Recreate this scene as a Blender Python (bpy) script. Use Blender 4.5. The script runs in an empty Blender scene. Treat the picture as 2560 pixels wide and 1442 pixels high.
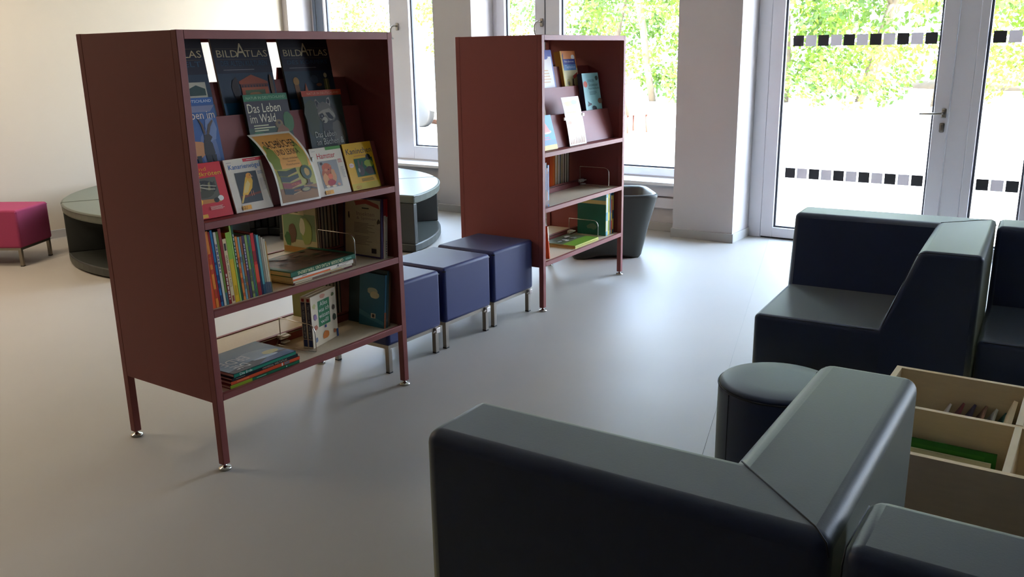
import bpy, bmesh, math, random
from mathutils import Vector, Matrix, Euler
from math import sin, cos, pi, radians
random.seed(7)
scene = bpy.context.scene
COL = scene.collection

# ------------------------------------------------------------------ camera
cam_d = bpy.data.cameras.new('camera'); cam = bpy.data.objects.new('camera', cam_d); COL.objects.link(cam)
_yaw, _pitch, _roll, _f = 0.615003, 0.262423, -0.017357, 2199.91
_fw = Vector((cos(_pitch)*cos(_yaw), cos(_pitch)*sin(_yaw), -sin(_pitch)))
_r = _fw.cross(Vector((0, 0, 1))).normalized(); _u = _r.cross(_fw)
_r2 = _r*cos(_roll) + _u*sin(_roll); _u2 = -_r*sin(_roll) + _u*cos(_roll)
cam.matrix_world = Matrix(((_r2.x, _u2.x, -_fw.x, 0), (_r2.y, _u2.y, -_fw.y, 0), (_r2.z, _u2.z, -_fw.z, 1.5), (0, 0, 0, 1)))
cam_d.sensor_width = 36; cam_d.lens = _f/2560*36; cam_d.clip_start = .02; cam_d.clip_end = 300
scene.camera = cam

# ------------------------------------------------------------------ light and exposure
scene.view_settings.view_transform = 'Standard'; scene.view_settings.look = 'None'
scene.view_settings.exposure = 1.92; scene.view_settings.gamma = 1.0; scene.view_settings.use_curve_mapping = False
SKY_STRENGTH, SUN_STRENGTH = 7.2, 24.0
world = bpy.data.worlds.new('sky'); scene.world = world; world.use_nodes = True
_wn = world.node_tree.nodes; _wl = world.node_tree.links; _wn.clear()
_wo = _wn.new('ShaderNodeOutputWorld'); _wb = _wn.new('ShaderNodeBackground')
_tc = _wn.new('ShaderNodeTexCoord'); _sx = _wn.new('ShaderNodeSeparateXYZ'); _rp = _wn.new('ShaderNodeValToRGB')
_rp.color_ramp.elements[0].position = 0.0; _rp.color_ramp.elements[0].color = (.70, .79, 1.0, 1)
_rp.color_ramp.elements[1].position = .8; _rp.color_ramp.elements[1].color = (.45, .66, 1.0, 1)
_wl.new(_tc.outputs['Generated'], _sx.inputs[0]); _wl.new(_sx.outputs['Z'], _rp.inputs[0])
_wl.new(_rp.outputs[0], _wb.inputs['Color']); _wl.new(_wb.outputs[0], _wo.inputs[0]); _wb.inputs['Strength'].default_value = SKY_STRENGTH
sun_d = bpy.data.lights.new('sun', 'SUN'); sun = bpy.data.objects.new('sun', sun_d); COL.objects.link(sun)
sun_d.energy = SUN_STRENGTH; sun_d.angle = radians(.6); sun_d.color = (1, .95, .86)
sun.rotation_euler = Vector((-.10, -.62, .70)).to_track_quat('Z', 'Y').to_euler(); sun.location = (10, -10, 12)
def area(name, loc, rot, sx, sy, e, c=(1, 1, 1), portal=False):
    d = bpy.data.lights.new(name, 'AREA'); o = bpy.data.objects.new(name, d); COL.objects.link(o)
    d.shape = 'RECTANGLE'; d.size = sx; d.size_y = sy; d.energy = e; d.color = c
    o.location = loc; o.rotation_euler = rot
    if portal: d.cycles.is_portal = True
    return o
for ya, yb in ((5.53, 7.52), (3.04, 5.08), (.53, 2.42), (-2.6, -1.5)):
    area('daylight_portal', (7.12, (ya+yb)/2, 1.3), (0, radians(90), 0), 2.5, yb-ya, 1, portal=True)
area('added_warm_fill', (2.4, 6.5, 2.93), (0, 0, 0), 1.2, .3, 11, (1, .82, .60))  # warm fill added near the left wall, no lamp fixture there
area('added_warm_fill', (.6, 5.9, 2.93), (0, 0, 0), 1.2, .3, 11, (1, .82, .60))  # second added warm fill, out of view
scene.cycles.max_bounces = 8; scene.cycles.diffuse_bounces = 5; scene.cycles.glossy_bounces = 4
scene.cycles.transparent_max_bounces = 12; scene.cycles.caustics_reflective = False; scene.cycles.caustics_refractive = False
scene.cycles.sample_clamp_indirect = 8

# ------------------------------------------------------------------ materials
def lin(c):
    return tuple(((v/255)/12.92 if v/255 <= .04045 else ((v/255+.055)/1.055)**2.4) for v in c)
_mats = {}
def mat(name, col, rough=.5, metal=0, spec=.5, noise=0, nscale=8, bump=0, bscale=60, coat=0, linear=False, stretch=None):
    key = (name, tuple(col), rough, metal)
    if key in _mats: return _mats[key]
    m = bpy.data.materials.new(name); m.use_nodes = True
    nt = m.node_tree; b = nt.nodes['Principled BSDF']
    c = tuple(col) if linear else lin(col)
    b.inputs['Base Color'].default_value = (*c, 1); b.inputs['Roughness'].default_value = rough
    b.inputs['Metallic'].default_value = metal; b.inputs['Specular IOR Level'].default_value = spec
    if 'leatherette' in name:
        b.inputs['Sheen Weight'].default_value = {'dark_navy_leatherette': .36, 'navy_leatherette': .12, 'grey_leatherette': .10}.get(name, .05); b.inputs['Sheen Roughness'].default_value = .45
        b.inputs['Sheen Tint'].default_value = (.95, 1.0, .62, 1) if name != 'navy_leatherette' else (.92, .88, .90, 1)  # sheen and specular tints put window light and tree reflections into the colour
        b.inputs['Specular Tint'].default_value = (1, .98, .86, 1)
    if coat: b.inputs['Coat Weight'].default_value = coat; b.inputs['Coat Roughness'].default_value = .15
    if noise or bump:
        tc = nt.nodes.new('ShaderNodeTexCoord'); mp = nt.nodes.new('ShaderNodeMapping')
        nt.links.new(tc.outputs['Object'], mp.inputs[0])
        if stretch: mp.inputs['Scale'].default_value = stretch
    if noise:
        n = nt.nodes.new('ShaderNodeTexNoise'); n.inputs['Scale'].default_value = nscale; n.inputs['Detail'].default_value = 5
        mx = nt.nodes.new('ShaderNodeMix'); mx.data_type = 'RGBA'
        mx.inputs['A'].default_value = (*[v*(1-noise) for v in c], 1); mx.inputs['B'].default_value = (*[min(1, v*(1+noise)) for v in c], 1)
        nt.links.new(mp.outputs[0], n.inputs['Vector']); nt.links.new(n.outputs['Fac'], mx.inputs['Factor']); nt.links.new(mx.outputs['Result'], b.inputs['Base Color'])
    if bump:
        n2 = nt.nodes.new('ShaderNodeTexNoise'); n2.inputs['Scale'].default_value = bscale; n2.inputs['Detail'].default_value = 4
        bp = nt.nodes.new('ShaderNodeBump'); bp.inputs['Strength'].default_value = bump; bp.inputs['Distance'].default_value = .004
        nt.links.new(mp.outputs[0], n2.inputs['Vector']); nt.links.new(n2.outputs['Fac'], bp.inputs['Height']); nt.links.new(bp.outputs[0], b.inputs['Normal'])
    _mats[key] = m
    return m
def ink(c): return mat('printed_ink_%02x%02x%02x' % tuple(c), c, .42, spec=.3)
PAPER = mat('paper_pages', (216, 206, 182), .8, bump=.3, bscale=400)
WALL = mat('wall_paint', (194, 187, 184), .85, noise=.02, nscale=3, bump=.08, bscale=150)
CEIL = mat('ceiling_paint', (176, 174, 170), .9)
FRAME = mat('white_window_frame', (216, 212, 214), .38)
SILLM = mat('white_sill', (226, 226, 224), .3)
GASK = mat('dark_gasket', (58, 60, 66), .6)
ANTH = mat('anthracite_gap', (88, 98, 112), .5)
MAROON = mat('maroon_lacquer', (134, 72, 66), .48, spec=.28, noise=.03, nscale=30, bump=.06, bscale=500)
CHROME = mat('chrome', (205, 200, 190), .18, 1)
STEEL = mat('brushed_steel', (150, 142, 130), .36, 1)
BOARD = mat('beige_shelf_board', (206, 190, 162), .55, noise=.10, nscale=120, bump=.05, bscale=300)
NAVY = mat('navy_leatherette', (34, 44, 92), .50, spec=.32, noise=.05, nscale=6, bump=.05, bscale=260)
NAVYD = mat('dark_navy_leatherette', (34, 47, 80), .47, spec=.42, noise=.05, nscale=5, bump=.05, bscale=240)
SEAM = mat('navy_seam_thread', (14, 18, 30), .6)
GREY = mat('grey_leatherette', (78, 82, 74), .40, noise=.04, nscale=5, bump=.1, bscale=260)
GREYD = mat('dark_grey_leatherette', (46, 48, 47), .45, noise=.04, nscale=5, bump=.1, bscale=260)
PINK = mat('magenta_fabric', (160, 54, 92), .85, noise=.06, nscale=80, bump=.5, bscale=600)
PLY = mat('birch_plywood', (224, 204, 166), .5, noise=.08, nscale=14, stretch=(1, 1, 6), bump=.05, bscale=60)
PLYE = mat('plywood_edge', (232, 206, 160), .5, noise=.05, nscale=60)
CLIP = mat('white_plastic_clip', (226, 224, 208), .4)
RUBBER = mat('black_rubber', (28, 27, 26), .7)
def floor_mat():
    m = mat('linoleum_floor', (172, 166, 156), .34, noise=.035, nscale=2.2, bump=.03, bscale=300)
    nt = m.node_tree; b = nt.nodes['Principled BSDF']
    n = nt.nodes.new('ShaderNodeTexNoise'); n.inputs['Scale'].default_value = 1.3; n.inputs['Detail'].default_value = 6
    tc = nt.nodes.new('ShaderNodeTexCoord'); mr = nt.nodes.new('ShaderNodeMapRange')
    mr.inputs['To Min'].default_value = .44; mr.inputs['To Max'].default_value = .54
    nt.links.new(tc.outputs['Object'], n.inputs['Vector']); nt.links.new(n.outputs['Fac'], mr.inputs[0]); nt.links.new(mr.outputs[0], b.inputs['Roughness'])
    return m
FLOOR = floor_mat()
def glass_mat():
    m = bpy.data.materials.new('window_glass'); m.use_nodes = True; nt = m.node_tree; nt.nodes.clear()
    o = nt.nodes.new('ShaderNodeOutputMaterial'); t = nt.nodes.new('ShaderNodeBsdfTransparent'); g = nt.nodes.new('ShaderNodeBsdfGlossy')
    lw = nt.nodes.new('ShaderNodeLayerWeight'); lw.inputs['Blend'].default_value = .5
    pw = nt.nodes.new('ShaderNodeMath'); pw.operation = 'POWER'; pw.inputs[1].default_value = 5; nt.links.new(lw.outputs['Facing'], pw.inputs[0])
    fr = nt.nodes.new('ShaderNodeMath'); fr.operation = 'MULTIPLY_ADD'; fr.inputs[1].default_value = .9; fr.inputs[2].default_value = .05; nt.links.new(pw.outputs[0], fr.inputs[0]); mx = nt.nodes.new('ShaderNodeMixShader')
    t.inputs['Color'].default_value = (.95, .97, .96, 1); g.inputs['Roughness'].default_value = .0
    nt.links.new(fr.outputs[0], mx.inputs[0]); nt.links.new(t.outputs[0], mx.inputs[1]); nt.links.new(g.outputs[0], mx.inputs[2]); nt.links.new(mx.outputs[0], o.inputs[0])
    return m
GLASS = glass_mat()

# ------------------------------------------------------------------ mesh helpers
_txt = {}
def text_geo(s):
    if s in _txt: return _txt[s]
    cu = bpy.data.curves.new('t', 'FONT'); cu.body = s; cu.resolution_u = 2; cu.size = 1
    o = bpy.data.objects.new('t', cu); COL.objects.link(o)
    bpy.context.view_layer.update()
    dg = bpy.context.evaluated_depsgraph_get(); e = o.evaluated_get(dg); me = e.to_mesh()
    vs = [(v.co.x, v.co.y) for v in me.vertices]; fs = [tuple(p.vertices) for p in me.polygons]
    e.to_mesh_clear(); bpy.data.objects.remove(o); bpy.data.curves.remove(cu)
    x0 = min(v[0] for v in vs); x1 = max(v[0] for v in vs); y0 = min(v[1] for v in vs); y1 = max(v[1] for v in vs)
    vs = [((x-x0)/(x1-x0), (y-y0)/(y1-y0)) for x, y in vs]
    _txt[s] = (vs, fs); return _txt[s]

class MB:
    def __init__(s): s.bm = bmesh.new(); s.mats = []
    def mi(s, m):
        if m not in s.mats: s.mats.append(m)
        return s.mats.index(m)
    def face(s, pts, m, smooth=False):
        vs = [s.bm.verts.new(p) for p in pts]
        f = s.bm.faces.new(vs); f.material_index = s.mi(m); f.smooth = smooth; return f
    def box(s, a, b, m, bevel=0, seg=2, M=None):
        x0, y0, z0 = a; x1, y1, z1 = b
        vs = [s.bm.verts.new(p) for p in ((x0,y0,z0),(x1,y0,z0),(x1,y1,z0),(x0,y1,z0),(x0,y0,z1),(x1,y0,z1),(x1,y1,z1),(x0,y1,z1))]
        fs = [s.bm.faces.new([vs[i] for i in q]) for q in ((0,3,2,1),(4,5,6,7),(0,1,5,4),(1,2,6,5),(2,3,7,6),(3,0,4,7))]
        k = s.mi(m)
        for f in fs: f.material_index = k
        if bevel:
            r = bmesh.ops.bevel(s.bm, geom=list({e for f in fs for e in f.edges}), offset=bevel, segments=seg, profile=.5, affect='EDGES')
            allv = {v for f in r['faces'] for v in f.verts} | {v for v in vs if v.is_valid}
            for f in r['faces']: f.material_index = k; f.smooth = True
            vs = list(allv)
        if M is not None: bmesh.ops.transform(s.bm, matrix=M, verts=[v for v in vs if v.is_valid])
        return s
    def prism(s, pts, z0, z1, m, bevel=0, seg=2, axis='z'):
        def P(p, z):
            if axis == 'z': return (p[0], p[1], z)
            if axis == 'x': return (z, p[0], p[1])
            return (p[0], z, p[1])
        a = [s.bm.verts.new(P(p, z0)) for p in pts]; b = [s.bm.verts.new(P(p, z1)) for p in pts]
        n = len(pts); k = s.mi(m)
        fs = [s.bm.faces.new(a[::-1]), s.bm.faces.new(b)] + [s.bm.faces.new((a[i], a[(i+1) % n], b[(i+1) % n], b[i])) for i in range(n)]
        for f in fs: f.material_index = k
        bmesh.ops.recalc_face_normals(s.bm, faces=fs)
        if bevel:
            ed = [e for e in {e for f in fs for e in f.edges} if len(e.link_faces) == 2 and e.calc_face_angle(0) > .5]
            r = bmesh.ops.bevel(s.bm, geom=ed, offset=bevel, segments=seg, profile=.5, affect='EDGES')
            for f in r['faces']: f.smooth = True; f.material_index = k
        return s
    def tube(s, pts, r, m, n=6, cap=True):
        pts = [Vector(p) for p in pts]; rings = []; up = None
        for i, p in enumerate(pts):
            t = (pts[min(i+1, len(pts)-1)] - pts[max(i-1, 0)]).normalized()
            if up is None: up = t.orthogonal().normalized()
            a = (up - t*up.dot(t)).normalized(); up = a; b = t.cross(a)
            rings.append([s.bm.verts.new(p + a*(r*cos(2*pi*j/n)) + b*(r*sin(2*pi*j/n))) for j in range(n)])
        k = s.mi(m)
        for i in range(len(rings)-1):
            for j in range(n):
                f = s.bm.faces.new((rings[i][j], rings[i][(j+1) % n], rings[i+1][(j+1) % n], rings[i+1][j])); f.material_index = k; f.smooth = True
        if cap:
            for q in (rings[0][::-1], rings[-1]): f = s.bm.faces.new(q); f.material_index = k
        return s
    def lathe(s, prof, m, n=24, c=(0, 0), sx=1, sy=1):
        rings = [[s.bm.verts.new((c[0]+r*sx*cos(2*pi*j/n), c[1]+r*sy*sin(2*pi*j/n), z)) for j in range(n)] for r, z in prof]
        k = s.mi(m)
        for i in range(len(rings)-1):
            for j in range(n):
                f = s.bm.faces.new((rings[i][j], rings[i][(j+1) % n], rings[i+1][(j+1) % n], rings[i+1][j])); f.material_index = k; f.smooth = True
        for q in (rings[0][::-1], rings[-1]): f = s.bm.faces.new(q); f.material_index = k
        return s
    def build(s, name, parent=None, loc=None, rot=None, autosmooth=True):
        me = bpy.data.meshes.new(name)
        s.bm.normal_update()
        s.bm.to_mesh(me); s.bm.free()
        for m in s.mats: me.materials.append(m)
        o = bpy.data.objects.new(name, me); COL.objects.link(o)
        if parent is not None: o.parent = parent
        if loc is not None: o.location = loc
        if rot is not None: o.rotation_euler = rot
        return o

def tag(o, label=None, cat=None, group=None, kind=None):
    if label: o['label'] = label
    if cat: o['category'] = cat
    if group: o['group'] = group
    if kind: o['kind'] = kind
    return o
def thing(name, label, cat, loc=(0, 0, 0), rot=(0, 0, 0), group=None):
    o = bpy.data.objects.new(name, None); COL.objects.link(o); o.empty_display_size = .1
    o.location = loc; o.rotation_euler = rot
    return tag(o, label, cat, group)
def struct(mb, name, parent=None):
    o = mb.build(name, parent)
    if parent is None: o['kind'] = 'structure'
    return o

# flat printed art laid on a surface:  coordinates in fractions of the w x h face
class Art:
    def __init__(s, mb, o, ex, ey, w, h, step=.00012):
        s.mb, s.o, s.ex, s.ey = mb, Vector(o), Vector(ex), Vector(ey); s.n = s.ex.cross(s.ey).normalized()
        s.w, s.h, s.k, s.step = w, h, 0, step
    def P(s, x, y, k): return s.o + s.ex*(x*s.w) + s.ey*(y*s.h) + s.n*(.0002 + k*s.step)
    def poly(s, pts, c, same=False):
        if not same: s.k += 1
        s.mb.face([s.P(x, y, s.k) for x, y in pts], ink(c)); return s
    def rect(s, x0, y0, x1, y1, c): return s.poly([(x0, y0), (x1, y0), (x1, y1), (x0, y1)], c)
    def ell(s, cx, cy, rx, ry, c, n=14, rot=0):
        a = s.w/s.h
        return s.poly([(cx + rx*cos(t)*cos(rot) - ry*sin(t)*sin(rot)/a, cy + rx*cos(t)*sin(rot)*a + ry*sin(t)*cos(rot)) for t in [2*pi*i/n for i in range(n)]], c)
    def blob(s, cx, cy, rx, ry, c, seed=1, n=13, amp=.25):
        r = random.Random(seed)
        return s.poly([(cx + rx*cos(t)*q, cy + ry*sin(t)*q) for t, q in [(2*pi*i/n, 1-amp*r.random()) for i in range(n)]], c)
    def text(s, t, x0, y0, x1, y1, c, shear=0):
        vs, fs = text_geo(t); s.k += 1; m = s.mb.mi(ink(c))
        bv = [s.mb.bm.verts.new(s.P(x0 + (x1-x0)*x + shear*y, y0 + (y1-y0)*y, s.k)) for x, y in vs]
        for f in fs:
            try: q = s.mb.bm.faces.new([bv[i] for i in f]); q.material_index = m
            except ValueError: pass
        return s
    def lines(s, x0, y0, x1, y1, n, c, seed=0, fill=.45):
        r = random.Random(seed+3)
        for i in range(n):
            y = y1 - (y1-y0)*(i+.5)/n; hh = (y1-y0)/n*fill/2
            s.rect(x0, y-hh, x0 + (x1-x0)*r.uniform(.6, 1), y+hh, c)
        return s

# ------------------------------------------------------------------ setting: floor, walls, ceiling
XW, XG, YL = 6.62, 6.99, 7.60            # room face of piers, glass plane, left wall
b = MB(); b.face([(-3.2, -5, 0), (7.03, -5, 0), (7.03, YL+.2, 0), (-3.2, YL+.2, 0)], FLOOR); b.box((-3.2, -5, -.12), (7.03, YL+.2, -.001), FLOOR); struct(b, 'floor')
b = MB(); b.box((-3.2, -5, 3.0), (7.2, YL+.2, 3.15), CEIL); struct(b, 'ceiling')
b = MB(); b.box((-3.3, YL, 0), (7.2, YL+.2, 3.0), mat('cream_wall_paint', (202, 188, 165), .85, noise=.02, nscale=3, bump=.08, bscale=150)); struct(b, 'wall_left')
DWALL = mat('dark_low_bounce_wall', (84, 78, 72), .7, noise=.1)  # unseen walls given a dark tone to cut bounced light
b = MB(); b.box((-3.4, -5.2, 0), (-3.2, YL+.2, 3.0), DWALL); struct(b, 'wall_rear')
b = MB(); b.box((-3.2, -5.2, 0), (7.2, -5.0, 3.0), DWALL); struct(b, 'wall_right')
b = MB()
for ya, yb in ((7.52, 7.60), (5.08, 5.53), (2.525, 3.04)):
    b.box((XW, ya, 0), (7.2, yb, 3.0), WALL)
b.box((XW+.2, -5, 0), (7.2, -2.6, 3.0), WALL); b.box((XW+.2, -1.5, 0), (7.2, .40, 3.0), WALL)
b.box((XW+.2, -5, 2.56), (7.2, 7.6, 3.0), WALL)
for ya, yb in ((5.53, 7.52), (3.04, 5.08)): b.box((6.80, ya, 0), (7.2, yb, .41), WALL)
struct(b, 'wall_window')
def skirting(name, segs):
    b = MB()
    for p0, p1 in segs: b.box(p0, p1, mat('skirting_paint', (178, 174, 168), .5), .002, 1)
    return struct(b, name)
skirting('baseboard_left', [((-3.2, YL-.012, 0), (XW, YL, .072))])
skirting('baseboard_window', [((XW-.012, 5.08-.012, 0), (XW, 5.53+.012, .072)), ((XW-.012, 2.513, 0), (XW, 3.052, .072)), ((XW, 2.513, 0), (6.97, 2.525, .072)),
    ((XW, 3.04, 0), (6.80, 3.052, .072)), ((6.788, 3.052, 0), (6.80, 5.068, .072)), ((XW, 5.068, 0), (6.80, 5.08, .072)), ((XW, 5.53, 0), (6.8, 5.542, .072)), ((6.788, 5.542, 0), (6.8, 7.52, .072))])
b = MB(); b.box((6.755, 3.06, .20), (6.80, 5.06, .29), FRAME, .004, 1); b.box((6.77, 3.06, .30), (6.80, 5.06, .40), FRAME, .004, 1); struct(b, 'trim_1')
b = MB(); b.tube([(1.9, .9, .0006), (7.0, 2.35, .0006)], .0007, mat('floor_weld', (150, 145, 136), .4), 4); struct(b, 'trim_2')

def ring_frame(b, y0, y1, z0, z1, t, x0, x1, m, bot=None):
    bot = t if bot is None else bot
    b.box((x0, y0, z0), (x1, y0+t, z1), m, .003, 1); b.box((x0, y1-t, z0), (x1, y1, z1), m, .003, 1)
    b.box((x0, y0+t, z0), (x1, y1-t, z0+bot), m, .003, 1); b.box((x0, y0+t, z1-t), (x1, y1-t, z1), m, .003, 1)
def pane_set(parent, y0, y1, z0, z1):
    g = MB(); w = .016
    g.box((XG-.012, y0, z0), (XG+.01, y0+w, z1), GASK); g.box((XG-.012, y1-w, z0), (XG+.01, y1, z1), GASK)
    g.box((XG-.012, y0+w, z0), (XG+.01, y1-w, z0+w*.8), GASK); g.box((XG-.012, y0+w, z1-w), (XG+.01, y1-w, z1), GASK)
    g.build('gasket', parent)
    p = MB(); p.face([(XG, y0+w, z0+w*.8), (XG, y1-w, z0+w*.8), (XG, y1-w, z1-w), (XG, y0+w, z1-w)], GLASS); p.build('glass_pane', parent)
def win_handle(parent, y, z):
    h = MB(); h.box((6.925, y-.015, z-.035), (6.94, y+.015, z+.035), STEEL, .004, 2); h.build('handle_plate', parent)
    h = MB(); h.tube([(6.925, y, z+.005), (6.895, y+.002, z+.01), (6.878, y+.02, z+.004), (6.872, y+.034, z-.02), (6.872, y+.038, z-.06), (6.876, y+.034, z-.095), (6.884, y+.018, z-.118)], .0085, STEEL, 10); h.build('handle', parent)
def window(name, y0, y1, zs, panes, handle=None):
    root = bpy.data.objects.new(name, None); COL.objects.link(root); root['kind'] = 'structure'
    f = MB(); zt = 2.55
    ys = [y0]
    b0 = min(p[2] for p in panes)
    # outer frame
    ring_frame(f, y0, y1, zs, zt, .05, 6.955, 7.05, FRAME, .045)
    # casement solids: everything between the panes
    ps = sorted(panes)
    edges = [y0+.05] + [v for p in ps for v in p[:2]] + [y1-.05]
    for i in range(0, len(edges), 2):
        if edges[i+1]-edges[i] > .002:
            f.box((6.942, edges[i], zs+.02), (7.04, edges[i+1], zt-.03), FRAME, .004, 1)
    for p in ps:
        f.box((6.942, p[0], zs+.02), (7.04, p[1], p[2]), FRAME, .004, 1); f.box((6.942, p[0], 2.46), (7.04, p[1], zt-.03), FRAME, .004, 1)
    f.build('frame', root)
    for p in ps: pane_set(root, p[0], p[1], p[2], 2.46)
    if handle: win_handle(root, *handle)
    return root
w1 = window('window_1', 5.53, 7.52, .425, [(6.374, 7.31, .52), (5.62, 6.115, .575)], (6.262, 1.765))
g = MB(); g.box((6.936, 7.33, .46), (6.95, 7.42, 2.52), ANTH); g.box((6.93, 7.43, .46), (6.95, 7.47, 2.52), ANTH); g.build('roller_guide', w1)
w2 = window('window_2', 3.04, 5.08, .425, [(4.60, 4.94, .51), (3.12, 4.335, .51)], (4.52, 1.752))
g = MB(); g.box((6.938, 4.484, .46), (6.943, 4.492, 2.52), GASK); g.build('casement_gap', w2)
for n, (ya, yb) in (('trim_3', (5.53, 7.52)), ('trim_4', (3.04, 5.08))):
    s_ = MB(); s_.box((6.67, ya+.002, .405), (6.955, yb-.002, .432), SILLM, .004, 2); struct(s_, n)

GSTK = mat('grey_sticker', (206, 198, 198), .7)
_nt = GSTK.node_tree; _t = _nt.nodes.new('ShaderNodeBsdfTranslucent'); _t.inputs['Color'].default_value = (.30, .28, .28, 1); _m = _nt.nodes.new('ShaderNodeMixShader'); _m.inputs[0].default_value = .5
_nt.links.new(_nt.nodes['Principled BSDF'].outputs[0], _m.inputs[1]); _nt.links.new(_t.outputs[0], _m.inputs[2]); _nt.links.new(_m.outputs[0], _nt.nodes['Material Output'].inputs[0])
def stickers(parent, y_start, n, zs, pitch=.0937, size=.08, first_dark=True):
    for z0 in zs:
        s_ = MB()
        for i in range(n):
            m = mat('dark_sticker', (44, 44, 46), .6) if (i % 2 == 0) else GSTK
            ya = y_start - pitch*i
            s_.box((XG-.0035, ya-size, z0), (XG-.0015, ya, z0+size), m)
        s_.build('safety_marking', parent)
# glazed door
door = bpy.data.objects.new('door_1', None); COL.objects.link(door); door['kind'] = 'structure'
f = MB(); f.box((6.965, 2.42, 0), (7.06, 2.525, 2.56), FRAME, .003, 1); f.box((6.965, 1.118, 2.46), (7.06, 2.42, 2.56), FRAME, .003, 1); f.build('door_frame', door)
f = MB(); ring_frame(f, 1.106, 2.414, .012, 2.45, .098, 6.955, 7.04, FRAME, .078); f.build('door_leaf', door)
f = MB(); f.box((6.97, 1.118, 0), (7.03, 2.414, .011), RUBBER); f.build('threshold', door)
pane_set(door, 1.204, 2.316, .09, 2.352)
stickers(door, 2.251, 11, (.496, 1.505))
f = MB(); f.box((6.944, 1.120, .995), (6.955, 1.152, 1.062), STEEL, .006, 2); f.build('handle_plate', door)
f = MB(); f.tube([(6.95, 1.136, 1.03), (6.90, 1.137, 1.03), (6.890, 1.15, 1.03), (6.888, 1.20, 1.028), (6.888, 1.285, 1.026)], .009, STEEL, 10); f.build('door_handle', door)
f = MB(); f.box((6.946, 1.124, .895), (6.955, 1.156, .962), STEEL, .008, 2); f.box((6.943, 1.134, .915), (6.947, 1.146, .945), CHROME); f.build('lock_cylinder', door)
# fixed glazing beside the door
w3 = bpy.data.objects.new('window_3', None); COL.objects.link(w3); w3['kind'] = 'structure'
f = MB(); f.box((6.965, .974, 0), (7.06, 1.102, 2.56), FRAME, .003, 1); f.box((6.955, .915, .012), (7.05, .970, 2.50), FRAME, .003, 1)
f.box((6.955, .53, .012), (7.05, .593, 2.50), FRAME, .003, 1); f.box((6.955, .593, .012), (7.05, .915, .09), FRAME, .003, 1); f.box((6.955, .593, 2.35), (7.05, .915, 2.50), FRAME)
f.box((6.965, .40, 0), (7.06, .526, 2.56), FRAME, .003, 1); f.build('frame', w3)
pane_set(w3, .593, .915, .09, 2.35)
stickers(w3, .885, 3, (.496, 1.505))

window('unseen_fill_window', -2.6, -1.5, .02, [(-2.5, -1.6, .1)])  # added window out of view, sized for light on the bookcase fronts
# ------------------------------------------------------------------ outside
GROUND = mat('sunlit_paving', (196, 192, 184), .9, noise=.06, nscale=.8)
b = MB(); b.box((7.03, -30, -.25), (60, 50, -.06), GROUND); o = b.build('ground_outside'); o['kind'] = 'structure'
LEAFA = mat('leaves_painted_sunlit', (116, 142, 48), .5, noise=.45, nscale=1.6)  # brighter leaf copy, sunlight put into its colour and dealt out at random
LEAFB = mat('leaves_painted_shaded', (58, 84, 30), .5, noise=.5, nscale=1.3)  # darker copy of the same leaves, shade put into its colour
BARK = mat('tree_bark', (104, 88, 70), .9, noise=.3, nscale=10)
for m_ in (LEAFA, LEAFB):
    nt = m_.node_tree; bs = nt.nodes['Principled BSDF']; tr = nt.nodes.new('ShaderNodeBsdfTranslucent'); mx = nt.nodes.new('ShaderNodeMixShader'); mx.inputs[0].default_value = .4
    tr.inputs['Color'].default_value = (.14, .21, .015, 1); out = nt.nodes['Material Output']
    nt.links.new(bs.outputs[0], mx.inputs[1]); nt.links.new(tr.outputs[0], mx.inputs[2]); nt.links.new(mx.outputs[0], out.inputs[0])
def tree_protos():
    out = []
    for k in range(3):
        rr = random.Random(30+k)
        tk = MB(); lean = rr.uniform(-.5, .5)
        def branch(p, d, L, r, dep):
            pts = [p]; q = Vector(p); dd = Vector(d).normalized()
            for i in range(5):
                dd = (dd + Vector((rr.uniform(-.12, .12), rr.uniform(-.12, .12), .04))).normalized(); q = q + dd*L/5; pts.append(tuple(q))
            tk.tube(pts, r, BARK, 7)
            if dep:
                for j in range(4):
                    base = Vector(pts[rr.randint(2, 5)]); a = rr.uniform(0, 2*pi)
                    branch(tuple(base), (cos(a), sin(a), rr.uniform(.3, .9)), L*.5, r*.5, dep-1)
        branch((0, 0, -.1), (lean*.2, lean*.3, 1), 6.0, .11, 2)
        me_t = tk
        lf = MB(); clumps = []
        for j in range(70):
            a = rr.uniform(0, 2*pi); z = rr.uniform(.5, 9.5); R = (2.4 if z > 2 else 1.7)*rr.uniform(.2, 1)
            clumps.append((R*cos(a), R*sin(a), z, rr.uniform(.35, .8)))
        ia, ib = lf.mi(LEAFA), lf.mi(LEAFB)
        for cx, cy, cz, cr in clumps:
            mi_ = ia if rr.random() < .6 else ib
            for q in range(80):
                d = Vector((rr.gauss(0, 1), rr.gauss(0, 1), rr.gauss(0, .7))).normalized()*cr*rr.uniform(.5, 1)
                c = Vector((cx, cy, cz)) + d; n = (d.normalized() + Vector((rr.uniform(-.7, .7), rr.uniform(-.7, .7), rr.uniform(-.2, 1)))).normalized()
                t = n.orthogonal().normalized(); t = Matrix.Rotation(rr.uniform(0, 6.28), 3, n) @ t; w = n.cross(t); sz = rr.uniform(.05, .10)
                vs = [lf.bm.verts.new(c + t*sz), lf.bm.verts.new(c + w*sz*.6), lf.bm.verts.new(c - t*sz), lf.bm.verts.new(c - w*sz*.6)]
                f_ = lf.bm.faces.new(vs); f_.material_index = mi_
        out.append((me_t, lf))
    return out
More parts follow.
